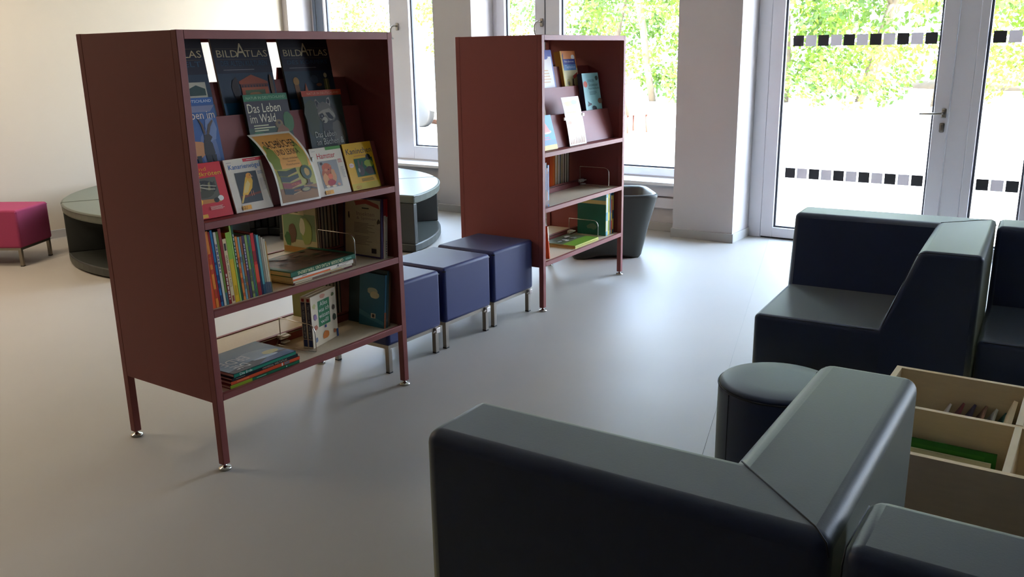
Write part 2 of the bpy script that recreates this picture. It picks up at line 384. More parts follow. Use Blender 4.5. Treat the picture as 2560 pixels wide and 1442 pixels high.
_pos = [(25.5, 4.4, 1.1, 0), (27, 6.7, 1.2, 1), (26.2, 8.6, 1.1, 2), (28.5, 10.2, 1.2, 0), (25.5, 12.5, 1.0, 1), (27.5, 15.2, 1.1, 2), (25, 18.4, 1.0, 0), (27, 21.5, 1.1, 1), (24, 24.5, 1.1, 2), (31, 5.2, 1.3, 2), (30, 1.8, 1.3, 1), (33, 12.8, 1.3, 2), (31.5, 17.5, 1.25, 0), (30, 23, 1.2, 1), (22, 29, 1.2, 0), (34, 8.2, 1.4, 1)]
_lab = ['tree with a leaning trunk behind the door pane, second from the narrow side pane', 'bright green tree behind the middle of the glazed door', 'tree behind the left half of the glazed door', 'taller tree rising behind the left edge of the door glass',
 'tree seen at the right edge of the window beside the white pier', 'tree seen in the middle of the wide pane beyond the rear bookcase', 'tree seen above the top of the rear bookcase', 'tree in the narrow pane above the rear bookcase',
 'tree seen behind the left window near the corner', 'dark green tree behind the narrow pane right of the door', 'tree standing rightmost outside, beyond the narrow side pane', 'tree in the second row behind the pier beside the door',
 'tree in the second row behind the wide window pane', 'tree in the second row behind the narrow window pane', 'tree farthest left behind the corner window', 'tallest tree in the second row behind the glazed door']
_pr = tree_protos(); _meshes = []
for k, (tk, lf) in enumerate(_pr):
    _meshes.append((tk, lf))
_done = {}
for i, (x, y, sc, k) in enumerate(_pos):
    root = thing('tree', _lab[i], 'tree', (x, y, -.06), (0, 0, i*1.3), 'trees beyond the paved yard')
    root.scale = (sc, sc, sc)
    if k not in _done:
        a = _meshes[k][0].build('trunk', root); c = _meshes[k][1].build('foliage', root); _done[k] = (a, c)
    else:
        for src in _done[k]:
            q = src.copy(); COL.objects.link(q); q.parent = root
_bush = MB(); _rr = random.Random(77); _i1, _i2 = _bush.mi(LEAFA), _bush.mi(LEAFB)
for j in range(14):
    cx, cy, cz, cr = _rr.uniform(-1, 1), _rr.uniform(-1, 1), _rr.uniform(.2, 1.0), _rr.uniform(.3, .5)
    for q in range(40):
        d = Vector((_rr.gauss(0, 1), _rr.gauss(0, 1), _rr.gauss(0, .7))).normalized()*cr*_rr.uniform(.5, 1); c = Vector((cx, cy, max(.05, cz+d.z))) + Vector((d.x, d.y, 0))
        n = Vector((_rr.uniform(-1, 1), _rr.uniform(-1, 1), _rr.uniform(.2, 1))).normalized(); t = n.orthogonal().normalized(); w = n.cross(t); sz = _rr.uniform(.05, .1)
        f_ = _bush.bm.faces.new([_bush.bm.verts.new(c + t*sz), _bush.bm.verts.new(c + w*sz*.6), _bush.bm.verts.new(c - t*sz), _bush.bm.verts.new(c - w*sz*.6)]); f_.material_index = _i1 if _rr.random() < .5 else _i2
_b0 = None
for i, (x, y, lb) in enumerate(((24.2, 6.0, 'low shrub under the trees at the right part of the door glass'), (24.6, 8.1, 'low shrub under the trees at the middle of the door glass'), (23.6, 10.0, 'low shrub under the trees at the left edge of the door glass'), (25.5, 3.2, 'low shrub seen in the narrow pane right of the door'), (22.8, 13.2, 'low shrub outside the wide window pane'), (23, 16.2, 'low shrub outside beyond the rear bookcase'))):
    if _b0 is None: o = _bush.build('shrub'); _b0 = o
    else: o = _b0.copy(); COL.objects.link(o)
    o.location = (x, y, -.06); o.rotation_euler = (0, 0, i*1.1); tag(o, lb, 'shrub', 'low shrubs under the trees')
_bk = MB(); _bk.lathe([(5.5, 0), (4.6, .5), (3.2, .95), (1.5, 1.2), (.1, 1.25)], mat('dry_earth', (92, 80, 66), .95, noise=.4, nscale=2), 24)
tag(_bk.build('earth_bank', None, (40, 3.2, -.06)), 'brown earth bank under the trees behind the narrow pane', 'earth bank')
# white parked car
car = thing('car', 'white parked car seen through the left window behind the curved bench', 'car', (16.0, 14.1, -.06), (0, 0, radians(-100)))
CARP = mat('white_car_paint', (238, 238, 240), .25, coat=.5); CGL = mat('car_glass', (26, 32, 34), .1)
prof = [(-2.1, .35), (2.05, .35), (2.12, .62), (2.0, .82), (1.15, .98), (.45, 1.42), (-.2, 1.5), (-1.2, 1.46), (-1.85, 1.0), (-2.12, .92)]
b = MB(); b.prism(prof, -.85, .85, CARP, .06, 3, axis='y'); b.build('body', car)
b = MB(); b.prism([(1.02, 1.0), (.42, 1.38), (-.2, 1.45), (-1.15, 1.41), (-1.6, 1.04)], -.86, .86, CGL, axis='y'); b.build('side_windows', car)
b = MB(); b.face([(1.17, -.68, .995), (1.17, .68, .995), (.50, .6, 1.405), (.50, -.6, 1.405)], CGL); b.build('windscreen', car)
for sx in (1.35, -1.3):
    for sy in (-.8, .8):
        w = MB(); w.lathe([(.05, -.1), (.3, -.1), (.32, -.06), (.32, .06), (.3, .1), (.05, .1)], RUBBER, 20); w.build('wheel', car, (sx, sy, .32), (radians(90), 0, 0))
b = MB(); b.tube([(14.2, 10.5, .03), (16.6, 15.6, .03)], .05, mat('weathered_log', (96, 58, 34), .9, noise=.3), 8); tag(b.build('log_edging', None), 'brown wooden log edging the yard outside the left window', 'log edging')
wc = thing('garden_chair', 'curved wooden garden chair outside, seen right of the rear bookcase', 'chair', (15.7, 8.15, -.06), (0, 0, radians(60)))
WD = mat('garden_wood', (84, 44, 28), .7, noise=.2)
b = MB(); b.tube([(-.25, .25, .35), (-.28, .3, .6), (-.2, .33, .78), (0, .34, .84), (.2, .33, .78), (.28, .3, .6), (.25, .25, .35)], .04, WD, 8); b.build('backrest', wc)
b = MB(); b.box((-.28, -.25, .34), (.28, .28, .40), WD, .01); b.build('seat', wc)
for sx in (-.24, .24):
    for sy in (-.2, .24):
        b = MB(); b.tube([(sx, sy, 0), (sx*.95, sy*.95, .36)], .022, WD, 6); b.build('leg', wc)

# ------------------------------------------------------------------ bookcases
SL, SD, SH, L1, L2, L3 = 1.057, .592, 1.59, .939, .617, .298
class Frame:
    def __init__(s, x, y, a): s.x, s.y, s.a = x, y, a
    def __call__(s, u, v, z): return (s.x + cos(s.a)*u - sin(s.a)*v, s.y + sin(s.a)*u + cos(s.a)*v, z)
F1 = Frame(1.8342, 2.6306, .0120); F2 = Frame(4.2175, 2.7508, .0340)
def bookcase(F, label):
    r = thing('bookcase', label, 'bookcase', (F.x, F.y, 0), (0, 0, F.a), 'double sided bookcases')
    for u0 in (.0005, SL-.0185):
        b = MB(); b.box((u0, .03, L3-.03), (u0+.018, SD-.03, SH-.001), MAROON, .001, 1); b.build('side_panel', r)
    for u0 in (0, SL-.03):
        for v0 in (0, SD-.03):
            b = MB(); b.box((u0, v0, .022), (u0+.03, v0+.03, SH), MAROON, .002, 1); lg = b.build('leg', r)
            c = MB(); c.lathe([(.004, .024), (.006, .018), (.010, .012), (.022, .009), (.025, .005), (.024, 0.0)], CHROME, 20, (u0+.015, v0+.015)); c.build('levelling_foot', lg)
    b = MB(); b.box((.03, .004, SH-.004), (SL-.03, SD-.004, SH), MAROON)
    for v0 in (0, SD-.018): b.box((.03, v0, SH-.030), (SL-.03, v0+.018, SH-.0005), MAROON, .001, 1)
    b.build('top_panel', r)
    for l in (L1, L2, L3):
        for v0 in (0, SD-.018):
            b = MB(); b.box((.03, v0, l-.026), (SL-.03, v0+.018, l), MAROON, .001, 1); b.build('front_rail', r)
    b = MB(); b.box((.021, .018, L1-.010), (SL-.021, SD-.018, L1-.001), MAROON); b.build('display_base', r)
    for l in (L2, L3):
        for va, vb in ((.018, .284), (.308, SD-.018)):
            b = MB(); b.box((.021, va, l-.020), (SL-.021, vb, l-.004), BOARD); b.build('shelf_board', r)
        b = MB(); b.box((.021, .286, l-.022), (SL-.021, .306, l+.036), MAROON, .002, 1); b.build('divider_rail', r)
        b = MB(); b.tube([(.021, .2835, l+.030), (SL-.021, .2835, l+.030)], .0022, CHROME, 6); b.build('wire_track', r)
    # three sloping display tiers on each face
    for side in (0, 1):
        W = (lambda v: v) if side == 0 else (lambda v: SD-v)
        for (va, za, vb, zb, tv) in ((.066, .941, .118, 1.130, .163), (.165, 1.070, .200, 1.285, .233), (.235, 1.222, .270, 1.407, None)):
            b = MB(); t = .003
            p = [(W(va), za), (W(vb), zb), (W(vb+.010), zb), (W(vb+.010), zb-.006), (W(vb+t), zb-.006), (W(va+t), za)]
            b.prism(p, .021, SL-.021, MAROON, axis='x')
            b.build('display_tier', r)
        for va, vb, z in ((.108, .165, 1.070), (.192, .235, 1.222)):
            b = MB(); b.box((.021, min(W(va), W(vb)), z-.004), (SL-.021, max(W(va), W(vb)), z-.0005), MAROON); b.build('tier_tray', r)
    return r
bookcase(F1, 'nearer maroon metal bookcase full of animal and atlas books')
bookcase(F2, 'farther maroon metal bookcase beside the windows, half empty')

# ------------------------------------------------------------------ books
def book_face(name, label, F, u, v, z, w, h, t, tilt, base, art, group=None, cat='book', inplane=0, spine=None, yaw=0, pages=True):
    """a book standing face out: origin bottom left of its front cover"""
    r = thing(name, label, cat, F(u, v, z), (-tilt, inplane, F.a+yaw), group)
    b = MB(); m = ink(base); ct = min(.0025, t*.3)
    b.box((0, 0, 0), (w, ct, h), m, .0008, 1); b.box((0, t-ct, 0), (w, t, h), m, .0008, 1); b.box((0, 0.0002, 0.0001), (ct, t-.0002, h-.0001), ink(spine) if spine else m)
    a = Art(b, (0, 0, 0), (1, 0, 0), (0, 0, 1), w, h)
    if art: art(a)
    b.build('cover', r)
    p = MB(); p.box((ct+.0002, ct+.0002, .002), (w-.003, t-ct-.0002, h-.002), PAPER); p.build('page_block', r)
    return r
def book_spine(name, label, F, u, v, z, t, d, h, lean, base, art=None, cover_art=None, group=None, yaw=0, cat='book'):
    """a book standing spine out: origin bottom left of its spine; lean < 0 leans left"""
    r = thing(name, label, cat, F(u, v, z), (0, lean, F.a+yaw), group)
    b = MB(); m = ink(base); ct = min(.002, t*.22)
    b.box((0, 0, 0), (ct, d, h), m); b.box((t-ct, 0, 0), (t, d, h), m); b.box((0.0001, 0, 0.0001), (t-.0001, ct, h-.0001), m)
    if art: art(Art(b, (0, 0, 0), (1, 0, 0), (0, 0, 1), t, h))
    if cover_art: cover_art(Art(b, (0, d, 0), (0, -1, 0), (0, 0, 1), d, h))
    b.build('cover', r)
    p = MB(); p.box((ct, ct, .002), (t-ct, d-.003, h-.002), PAPER); p.build('page_block', r)
    return r
def book_flat(name, label, F, u, v, z, w, d, t, yaw, base, spine_art=None, top_art=None, spine=None, group=None, cat='book'):
    """a book lying flat, spine towards the front; origin bottom front left"""
    r = thing(name, label, cat, F(u, v, z), (0, 0, F.a+yaw), group)
    b = MB(); m = ink(base); ct = min(.0025, t*.2)
    b.box((0, 0, 0), (w, d, ct), m); b.box((0, 0, t-ct), (w, d, t), m); b.box((.0001, 0, .0001), (w-.0001, ct, t-.0001), ink(spine) if spine else m)
    if spine_art: spine_art(Art(b, (0, 0, 0), (1, 0, 0), (0, 0, 1), w, t))
    if top_art: top_art(Art(b, (0, 0, t), (1, 0, 0), (0, 1, 0), w, d))
    b.build('cover', r)
    p = MB(); p.box((.003, ct, ct), (w-.003, d-.003, t-ct), PAPER); p.build('page_block', r)
    return r

# --- cover art of the nearer bookcase
CREAM = (214, 204, 176)
def art_tortoise(a):
    a.text('Land', .26, .86, .60, .925, (240, 150, 30)); a.text('schildkröten', .02, .765, .95, .84, (244, 196, 40))
    a.rect(.1, .27, .78, .73, (92, 88, 70)); a.ell(.42, .55, .33, .14, (36, 34, 26)); a.ell(.40, .47, .26, .1, (70, 66, 42))
    for i in range(5): a.poly([(.16+i*.12, .50), (.19+i*.12, .63), (.25+i*.12, .66), (.22+i*.12, .5)], (128, 118, 76) if i % 2 else (58, 54, 36))
    a.poly([(.1, .56), (.4, .60), (.74, .55), (.74, .565), (.4, .62), (.1, .575)], (176, 168, 140)); a.poly([(.2, .6), (.5, .52), (.7, .50), (.7, .515), (.5, .54), (.2, .62)], (190, 180, 150))
    a.poly([(.1, .27), (.78, .27), (.78, .32), (.5, .34), (.1, .36)], (190, 120, 48)); a.ell(.78, .335, .075, .05, (232, 228, 214)); a.ell(.66, .31, .07, .045, (40, 36, 26))
    for i in range(8): a.ell(.18+.06*cos(i*pi/4), .32+.04*sin(i*pi/4), .07, .045, (240, 184, 30), 8)
    a.lines(.45, .14, .92, .21, 4, (236, 190, 170), 1); a.rect(.12, .02, .34, .085, (238, 176, 44))
def art_canary(a):
    a.lines(.06, .925, .24, .945, 1, (150, 140, 130)); a.rect(.50, .925, 1, .985, (206, 40, 52)); a.lines(.60, .945, .95, .965, 1, (230, 190, 180))
    a.text('Kanarienvögel', .09, .775, .93, .895, (38, 104, 170)); a.rect(.20, .155, .77, .735, (62, 64, 62))
    a.poly([(.22, .25), (.76, .30), (.77, .34), (.22, .30)], (124, 62, 40))
    a.poly([(.185, .165), (.23, .17), (.34, .33), (.29, .34)], (232, 190, 90)); a.poly([(.27, .32), (.40, .30), (.56, .42), (.62, .55), (.60, .66), (.5, .685), (.44, .62), (.37, .50)], (240, 186, 58))
    a.ell(.545, .655, .075, .055, (238, 160, 48)); a.poly([(.60, .66), (.655, .63), (.60, .63)], (226, 170, 130)); a.ell(.575, .665, .012, .009, (20, 16, 12), 8)
    a.poly([(.30, .34), (.42, .35), (.53, .50), (.49, .58), (.40, .50)], (236, 204, 120)); a.rect(.50, .27, .512, .37, (224, 150, 110)); a.rect(.55, .275, .562, .37, (224, 150, 110))
    a.lines(.80, .66, .95, .73, 4, (130, 140, 150), 2); a.lines(.82, .35, .97, .58, 9, (180, 172, 160), 4)
    a.rect(.17, .035, .40, .115, (236, 168, 36)); a.text('GU', .18, .045, .29, .105, (30, 24, 18))
def art_hamster(a):
    a.lines(.06, .93, .22, .945, 1, (150, 140, 130)); a.rect(.50, .935, 1, 1.0, (86, 150, 60)); a.text('Hamster', .19, .77, .76, .885, (204, 38, 42))
    a.rect(.17, .16, .77, .72, (150, 148, 144)); a.blob(.42, .38, .25, .21, (178, 92, 46), 5, 16, .2); a.blob(.40, .575, .17, .10, (190, 92, 50), 6, 14, .15)
    a.ell(.26, .67, .045, .03, (58, 40, 34)); a.ell(.36, .53, .05, .03, (206, 130, 80)); a.ell(.445, .535, .02, .013, (36, 20, 14), 8); a.ell(.52, .60, .03, .02, (206, 120, 70))
    a.blob(.30, .33, .10, .15, (216, 150, 90), 7); a.blob(.56, .40, .09, .15, (204, 140, 88), 8); a.ell(.45, .39, .075, .06, (226, 106, 58)); a.blob(.44, .26, .14, .065, (166, 30, 34), 9, 12, .15)
    a.blob(.30, .19, .07, .03, (232, 206, 168), 11); a.blob(.50, .18, .08, .025, (232, 206, 168), 12); a.blob(.66, .205, .05, .035, (204, 150, 120), 13)
    a.lines(.80, .64, .93, .73, 4, (206, 100, 90), 2); a.lines(.83, .32, .96, .56, 8, (170, 162, 152), 4); a.rect(.17, .03, .42, .11, (236, 168, 36)); a.text('GU', .19, .04, .30, .10, (30, 24, 18))
def art_rabbit(a):
    a.rect(0, .0, 1, .14, (206, 184, 44)); a.text('Kaninchen', .07, .765, .96, .885, (72, 66, 70)); a.lines(.3, .70, .9, .73, 1, (216, 140, 60))
    a.rect(.27, .27, .92, .66, (38, 92, 62)); a.blob(.76, .52, .17, .12, (150, 170, 46), 3, 12, .3); a.blob(.44, .40, .12, .13, (88, 84, 78), 4); a.blob(.74, .38, .18, .11, (66, 52, 42), 5)
    a.poly([(.36, .48), (.39, .63), (.43, .63), (.43, .48)], (96, 90, 80)); a.poly([(.46, .48), (.52, .60), (.55, .58), (.51, .47)], (86, 80, 70)); a.ell(.37, .41, .03, .05, (180, 176, 160), 8)
    a.ell(.78, .665, .085, .068, (44, 44, 26)); a.ell(.14, .53, .085, .05, (236, 210, 190)); a.text('GU', .07, .52, .2, .545, (190, 70, 50)); a.lines(.37, .16, .85, .23, 3, (120, 112, 40), 2)
    a.text('GU', .12, .025, .28, .09, (200, 92, 30))
def art_ibex(a):
    a.rect(0, .92, 1, 1, (34, 92, 160)); a.text('NATUR IN DEUTSCHLAND', .05, .94, .96, .975, (200, 214, 224))
    a.poly([(.3, .9), (1, .9), (.9, .82), (.5, .82)], (120, 128, 158)); a.blob(.75, .35, .22, .3, (96, 116, 160), 2); a.blob(.85, .6, .12, .18, (112, 132, 172), 3)
    a.text('Das Leben im', .02, .735, .97, .835, (228, 214, 196)); a.text('Gebirge', .03, .585, .50, .69, (228, 214, 196))
    a.poly([(.30, .26), (.32, .42), (.42, .47), (.62, .45), (.70, .40), (.66, .30), (.52, .24)], (206, 142, 84)); a.poly([(.62, .30), (.64, .42), (.68, .50), (.74, .50), (.82, .42), (.84, .30), (.78, .2), (.7, .2)], (40, 34, 32))
    a.poly([(.67, .44), (.68, .54), (.79, .54), (.84, .50), (.80, .46), (.72, .42)], (46, 38, 34))
    a.poly([(.68, .54), (.66, .66), (.62, .72), (.635, .74), (.70, .66), (.72, .55)], (84, 66, 52)); a.poly([(.74, .54), (.80, .66), (.90, .72), (.91, .70), (.84, .63), (.79, .54)], (84, 66, 52))
    for x in (.36, .46, .64, .76): a.poly([(x, .28), (x+.09, .28), (x+.07, .04), (x+.03, .04)], (30, 26, 26))
def art_wald(a):
    a.rect(0, .91, 1, 1, (38, 116, 74)); a.text('NATUR IN DEUTSCHLAND', .06, .935, .95, .97, (150, 200, 150)); a.rect(.0, .55, 1, .91, (46, 38, 42))
    a.text('Das Leben', .05, .755, .80, .875, (232, 222, 190)); a.text('im Wald', .07, .62, .64, .735, (232, 222, 190)); a.lines(.12, .50, .60, .60, 3, (206, 206, 160), 5)
    a.blob(.92, .60, .14, .15, (54, 104, 46), 4); a.blob(.2, .38, .25, .16, (48, 104, 58), 5); a.blob(.7, .58, .11, .07, (126, 100, 60), 6); a.blob(.76, .44, .16, .14, (134, 88, 44), 7); a.blob(.6, .38, .12, .10, (96, 64, 40), 8)
    a.ell(.70, .60, .035, .02, (58, 40, 28), 8); a.blob(.5, .15, .4, .12, (40, 80, 44), 9)
def art_raccoon(a):
    a.rect(-.02, .925, 1.02, 1.005, (196, 72, 34)); a.text('NATUR IN DEUTSCHLAND', .12, .945, .95, .98, (222, 150, 110)); a.blob(.16, .62, .2, .3, (66, 74, 48), 3)
    a.blob(.66, .47, .30, .34, (58, 56, 50), 4, 18, .15); a.blob(.78, .36, .18, .24, (104, 98, 82), 5, 16, .2)
    a.poly([(.30, .74), (.27, .86), (.31, .885), (.42, .80)], (150, 142, 128)); a.poly([(.31, .76), (.29, .85), (.33, .86), (.38, .80)], (40, 38, 36))
    a.poly([(.56, .81), (.60, .885), (.66, .90), (.68, .83), (.66, .76)], (160, 152, 138)); a.ell(.625, .84, .035, .035, (30, 28, 28))
    a.poly([(.30, .70), (.33, .80), (.48, .84), (.62, .80), (.72, .70), (.76, .60), (.70, .56), (.55, .56), (.38, .56), (.31, .63)], (110, 104, 92))
    a.poly([(.31, .68), (.44, .72), (.62, .74), (.73, .66), (.75, .62), (.68, .58), (.6, .56), (.5, .65), (.44, .60), (.33, .60)], (158, 152, 134))
    a.poly([(.33, .66), (.42, .68), (.47, .63), (.40, .59), (.33, .61)], (28, 28, 28)); a.poly([(.50, .68), (.60, .68), (.70, .60), (.66, .575), (.56, .60)], (28, 28, 28))
    a.ell(.46, .575, .07, .045, (178, 172, 150)); a.ell(.42, .56, .025, .016, (30, 28, 26), 8); a.ell(.40, .635, .014, .01, (180, 180, 170), 8)
    a.text('Das Leben', .14, .335, .68, .42, (206, 206, 190)); a.text('an Bächen &', .14, .225, .86, .315, (206, 206, 190))
def bildatlas(sub, pic):
    def f(a):
        a.rect(0, .82, 1, 1, (38, 36, 42)); a.rect(0, .62, 1, .82, (40, 42, 58)); a.rect(.05, .885, .45, .888, (120, 108, 90)); a.rect(.57, .885, .96, .888, (120, 108, 90))
        a.text('BILD', .06, .795, .42, .87, (214, 198, 152)); a.text('A', .40, .795, .57, .945, (222, 208, 166)); a.text('TLAS', .55, .795, .96, .87, (214, 198, 152)); a.rect(.05, .77, .96, .773, (120, 108, 90))
        a.text(sub, .10, .70, .92, .755, (56, 88, 112)); a.lines(.12, .65, .90, .665, 1, (150, 148, 150), 1); a.rect(0, .0, 1, .30, (24, 84, 122)); pic(a)
    return f
def pic_temple(a):
    a.blob(.27, .45, .08, .14, (52, 38, 34), 2, 15, .3); a.poly([(.34, .53), (.58, .60), (.86, .52), (.86, .49), (.34, .50)], (176, 84, 48)); a.rect(.36, .46, .85, .50, (120, 60, 44))
    for i in range(9): a.rect(.38+i*.052, .462, .40+i*.052, .485, (60, 44, 50))
    a.rect(.36, .24, .85, .46, (186, 94, 50)); a.rect(.42, .26, .78, .43, (92, 116, 66)); a.blob(.6, .38, .12, .03, (190, 140, 70), 3); a.blob(.92, .46, .04, .14, (110, 82, 54), 4)
def pic_body(a):
    a.ell(.20, .50, .06, .05, (178, 132, 66)); a.poly([(.15, .46), (.24, .46), (.28, .12), (.18, .12)], (150, 102, 58)); a.poly([(.30, .25), (.38, .48), (.44, .30), (.42, .22)], (190, 92, 48)); a.poly([(.42, .28), (.58, .26), (.6, .24), (.42, .23)], (206, 170, 110))
    a.blob(.58, .52, .09, .06, (66, 88, 110), 5); a.ell(.66, .45, .06, .02, (150, 100, 70)); a.ell(.82, .56, .035, .03, (214, 204, 160)); a.poly([(.77, .52), (.87, .52), (.88, .40), (.84, .26), (.80, .26), (.76, .40)], (110, 112, 70)); a.rect(.81, .3, .83, .52, (190, 180, 110))
def pic_world(a):
    a.blob(.35, .42, .3, .12, (140, 74, 44), 6); a.rect(.60, .38, .92, .54, (206, 204, 180)); a.poly([(.62, .40), (.90, .40), (.90, .47), (.76, .51), (.62, .47)], (58, 84, 78)); a.rect(.66, .33, .94, .365, (212, 204, 174))
G1 = 'books faced out on the nearer bookcase'
tn = radians
book_face('book', 'red tortoise guide book faced out at the left end of the lowest display tier', F1, .030, .050, .9405, .167, .200, .006, tn(15.5), (206, 28, 36), art_tortoise, G1)
book_face('book', 'white book titled Kanarienvögel with a yellow canary on the cover', F1, .212, .050, .9405, .174, .200, .006, tn(15.5), (222, 210, 188), art_canary, G1)
book_face('book', 'white book titled Hamster with a brown hamster eating on the cover', F1, .634, .050, .9405, .176, .200, .006, tn(15.5), (224, 212, 190), art_hamster, G1)
book_face('book', 'yellow book titled Kaninchen with two rabbits on the cover', F1, .822, .050, .9405, .172, .202, .006, tn(15.5), (238, 184, 38), art_rabbit, G1)
book_face('book', 'blue book with an ibex on the cover, left end of the middle display tier', F1, .046, .147, 1.0715, .217, .290, .012, tn(9.3), (52, 92, 150), art_ibex, G1)
book_face('book', 'dark green book titled Das Leben im Wald behind the yellow sheet', F1, .402, .147, 1.0715, .219, .290, .013, tn(9.3), (40, 66, 44), art_wald, G1, spine=(60, 70, 56))
book_face('book', 'dark book with a raccoon on the cover and a red stripe on top', F1, .704, .147, 1.0715, .217, .290, .012, tn(9.3), (58, 70, 62), art_raccoon, G1)
book_face('book', 'dark blue picture atlas with a white photo square, leftmost on the top display tier', F1, .034, .219, 1.2235, .270, .352, .010, tn(10.6), (48, 66, 84), bildatlas('DER WELT', pic_world), G1)
book_face('book', 'dark blue picture atlas with an orange temple on the cover', F1, .346, .219, 1.2235, .272, .352, .010, tn(10.6), (48, 66, 84), bildatlas('DER ALTEN KULTUREN', pic_temple), G1, spine=(150, 146, 130))
book_face('book', 'dark blue picture atlas with a skeleton on the cover', F1, .676, .219, 1.2235, .272, .352, .010, tn(10.6), (42, 62, 78), bildatlas('DES KÖRPERS', pic_body), G1, spine=(70, 84, 80))

def sheet(name, label, F, u, w, h, v0, z0, curve, art, cat, parts=()):
    """a stiff paper sheet curling backwards; curve(s) gives (dv, dz, du) for arc position s"""
    r = thing(name, label, cat, F(u, v0, z0), (0, 0, F.a))
    b = MB(); b.box((0, 0, 0), (w, .0012, h), ink((232, 226, 206)))
    art(Art(b, (0, 0, 0), (1, 0, 0), (0, 0, 1), w, h))
    for i in range(1, 16):
        bmesh.ops.bisect_plane(b.bm, geom=b.bm.verts[:] + b.bm.edges[:] + b.bm.faces[:], plane_co=(0, 0, h*i/16), plane_no=(0, 0, 1))
    for v in b.bm.verts:
        dv, dz, du = curve(v.co.z/h); t = v.co.y
        v.co = Vector((v.co.x + du, dv + t, dz))
    b.build('paper', r)
    for nm, (x0, x1, s) in parts:
        c = MB(); dv, dz, du = curve(s); c.box((x0+du, dv-.004, dz-.008), (x1+du, dv+.004, dz+.010), CLIP, .001, 1); c.build(nm, r)
    return r
def art_poster(a):
    a.rect(.05, .03, .95, .97, (222, 160, 84)); a.blob(.15, .62, .14, .22, (120, 130, 50), 3, 18, .3); a.blob(.82, .62, .12, .25, (150, 150, 62), 4, 18, .3); a.rect(.05, .03, .95, .22, (140, 94, 38)); a.rect(.05, .22, .95, .48, (166, 158, 72))
    a.text('SACHBÜCHER', .14, .775, .88, .905, (44, 34, 22)); a.text('UND LEXIKA', .27, .67, .82, .75, (44, 34, 22))
    a.text('Wissen entdecken.', .34, .605, .72, .635, (120, 84, 44)); a.text('Verstehen.', .42, .565, .64, .59, (120, 84, 44)); a.text('Weiterkommen.', .36, .52, .70, .548, (120, 84, 44))
    for i, (c, x0, x1) in enumerate((((30, 30, 26), .14, .62), ((128, 40, 30), .13, .58), ((44, 54, 46), .12, .55), ((58, 66, 48), .10, .54))):
        y = .14+.085*i; a.poly([(x0, y), (x0+.2, y-.02), (x1, y+.02), (x1, y+.085), (x0+.2, y+.055), (x0, y+.075)], c); a.poly([(x0+.2, y-.02), (x1, y+.02), (x1, y+.03), (x0+.2, y-.01)], (190, 150, 90))
    a.text('WISSEN', .36, .158, .55, .185, (214, 130, 60), 0); a.text('ENTDECKEN', .33, .245, .53, .275, (220, 120, 70))
    a.ell(.76, .40, .13, .10, (66, 84, 62)); a.blob(.77, .40, .07, .06, (176, 140, 70), 4); a.poly([(.74, .30), (.79, .30), (.80, .24), (.73, .24)], (96, 62, 32)); a.ell(.77, .235, .09, .015, (82, 52, 28))
    a.ell(.66, .17, .12, .035, (60, 42, 24)); a.ell(.66, .17, .09, .024, (150, 140, 84)); a.poly([(.76, .18), (.93, .145), (.93, .165), (.76, .20)], (58, 38, 20))
def curve1(s): return (.020*s + .105*s*s*s + .01*s, .285*s - .018*s*s*s, -.022*s*s)
sheet('sheet', 'curled yellow sheet reading SACHBÜCHER UND LEXIKA on the lowest display tier', F1, .405, .210, .297, .030, .9410, curve1, art_poster, 'sign', (('holder_tab', (.211, .222, .55)),))

# --- rear face of the nearer bookcase (books seen from behind through the gaps)
G1R = 'books on the rear face of the nearer bookcase'
def rear_face(label, F, u, w, h, base, z=1.2235, v=.219, tilt=10.6, g=G1R):
    r = thing('book', label, 'book', F(u+w, SD-v, z), (-tn(tilt), 0, F.a+pi), g)
    b = MB(); b.box((0, 0, 0), (w, .011, h), ink(base), .001, 1); b.build('cover', r)
rear_face('dark green book back seen through the gap left of the temple atlas', F1, .44, .2, .235, (46, 50, 34))
rear_face('crimson book back seen through the gap between the two right atlases', F1, .70, .17, .235, (150, 18, 40))

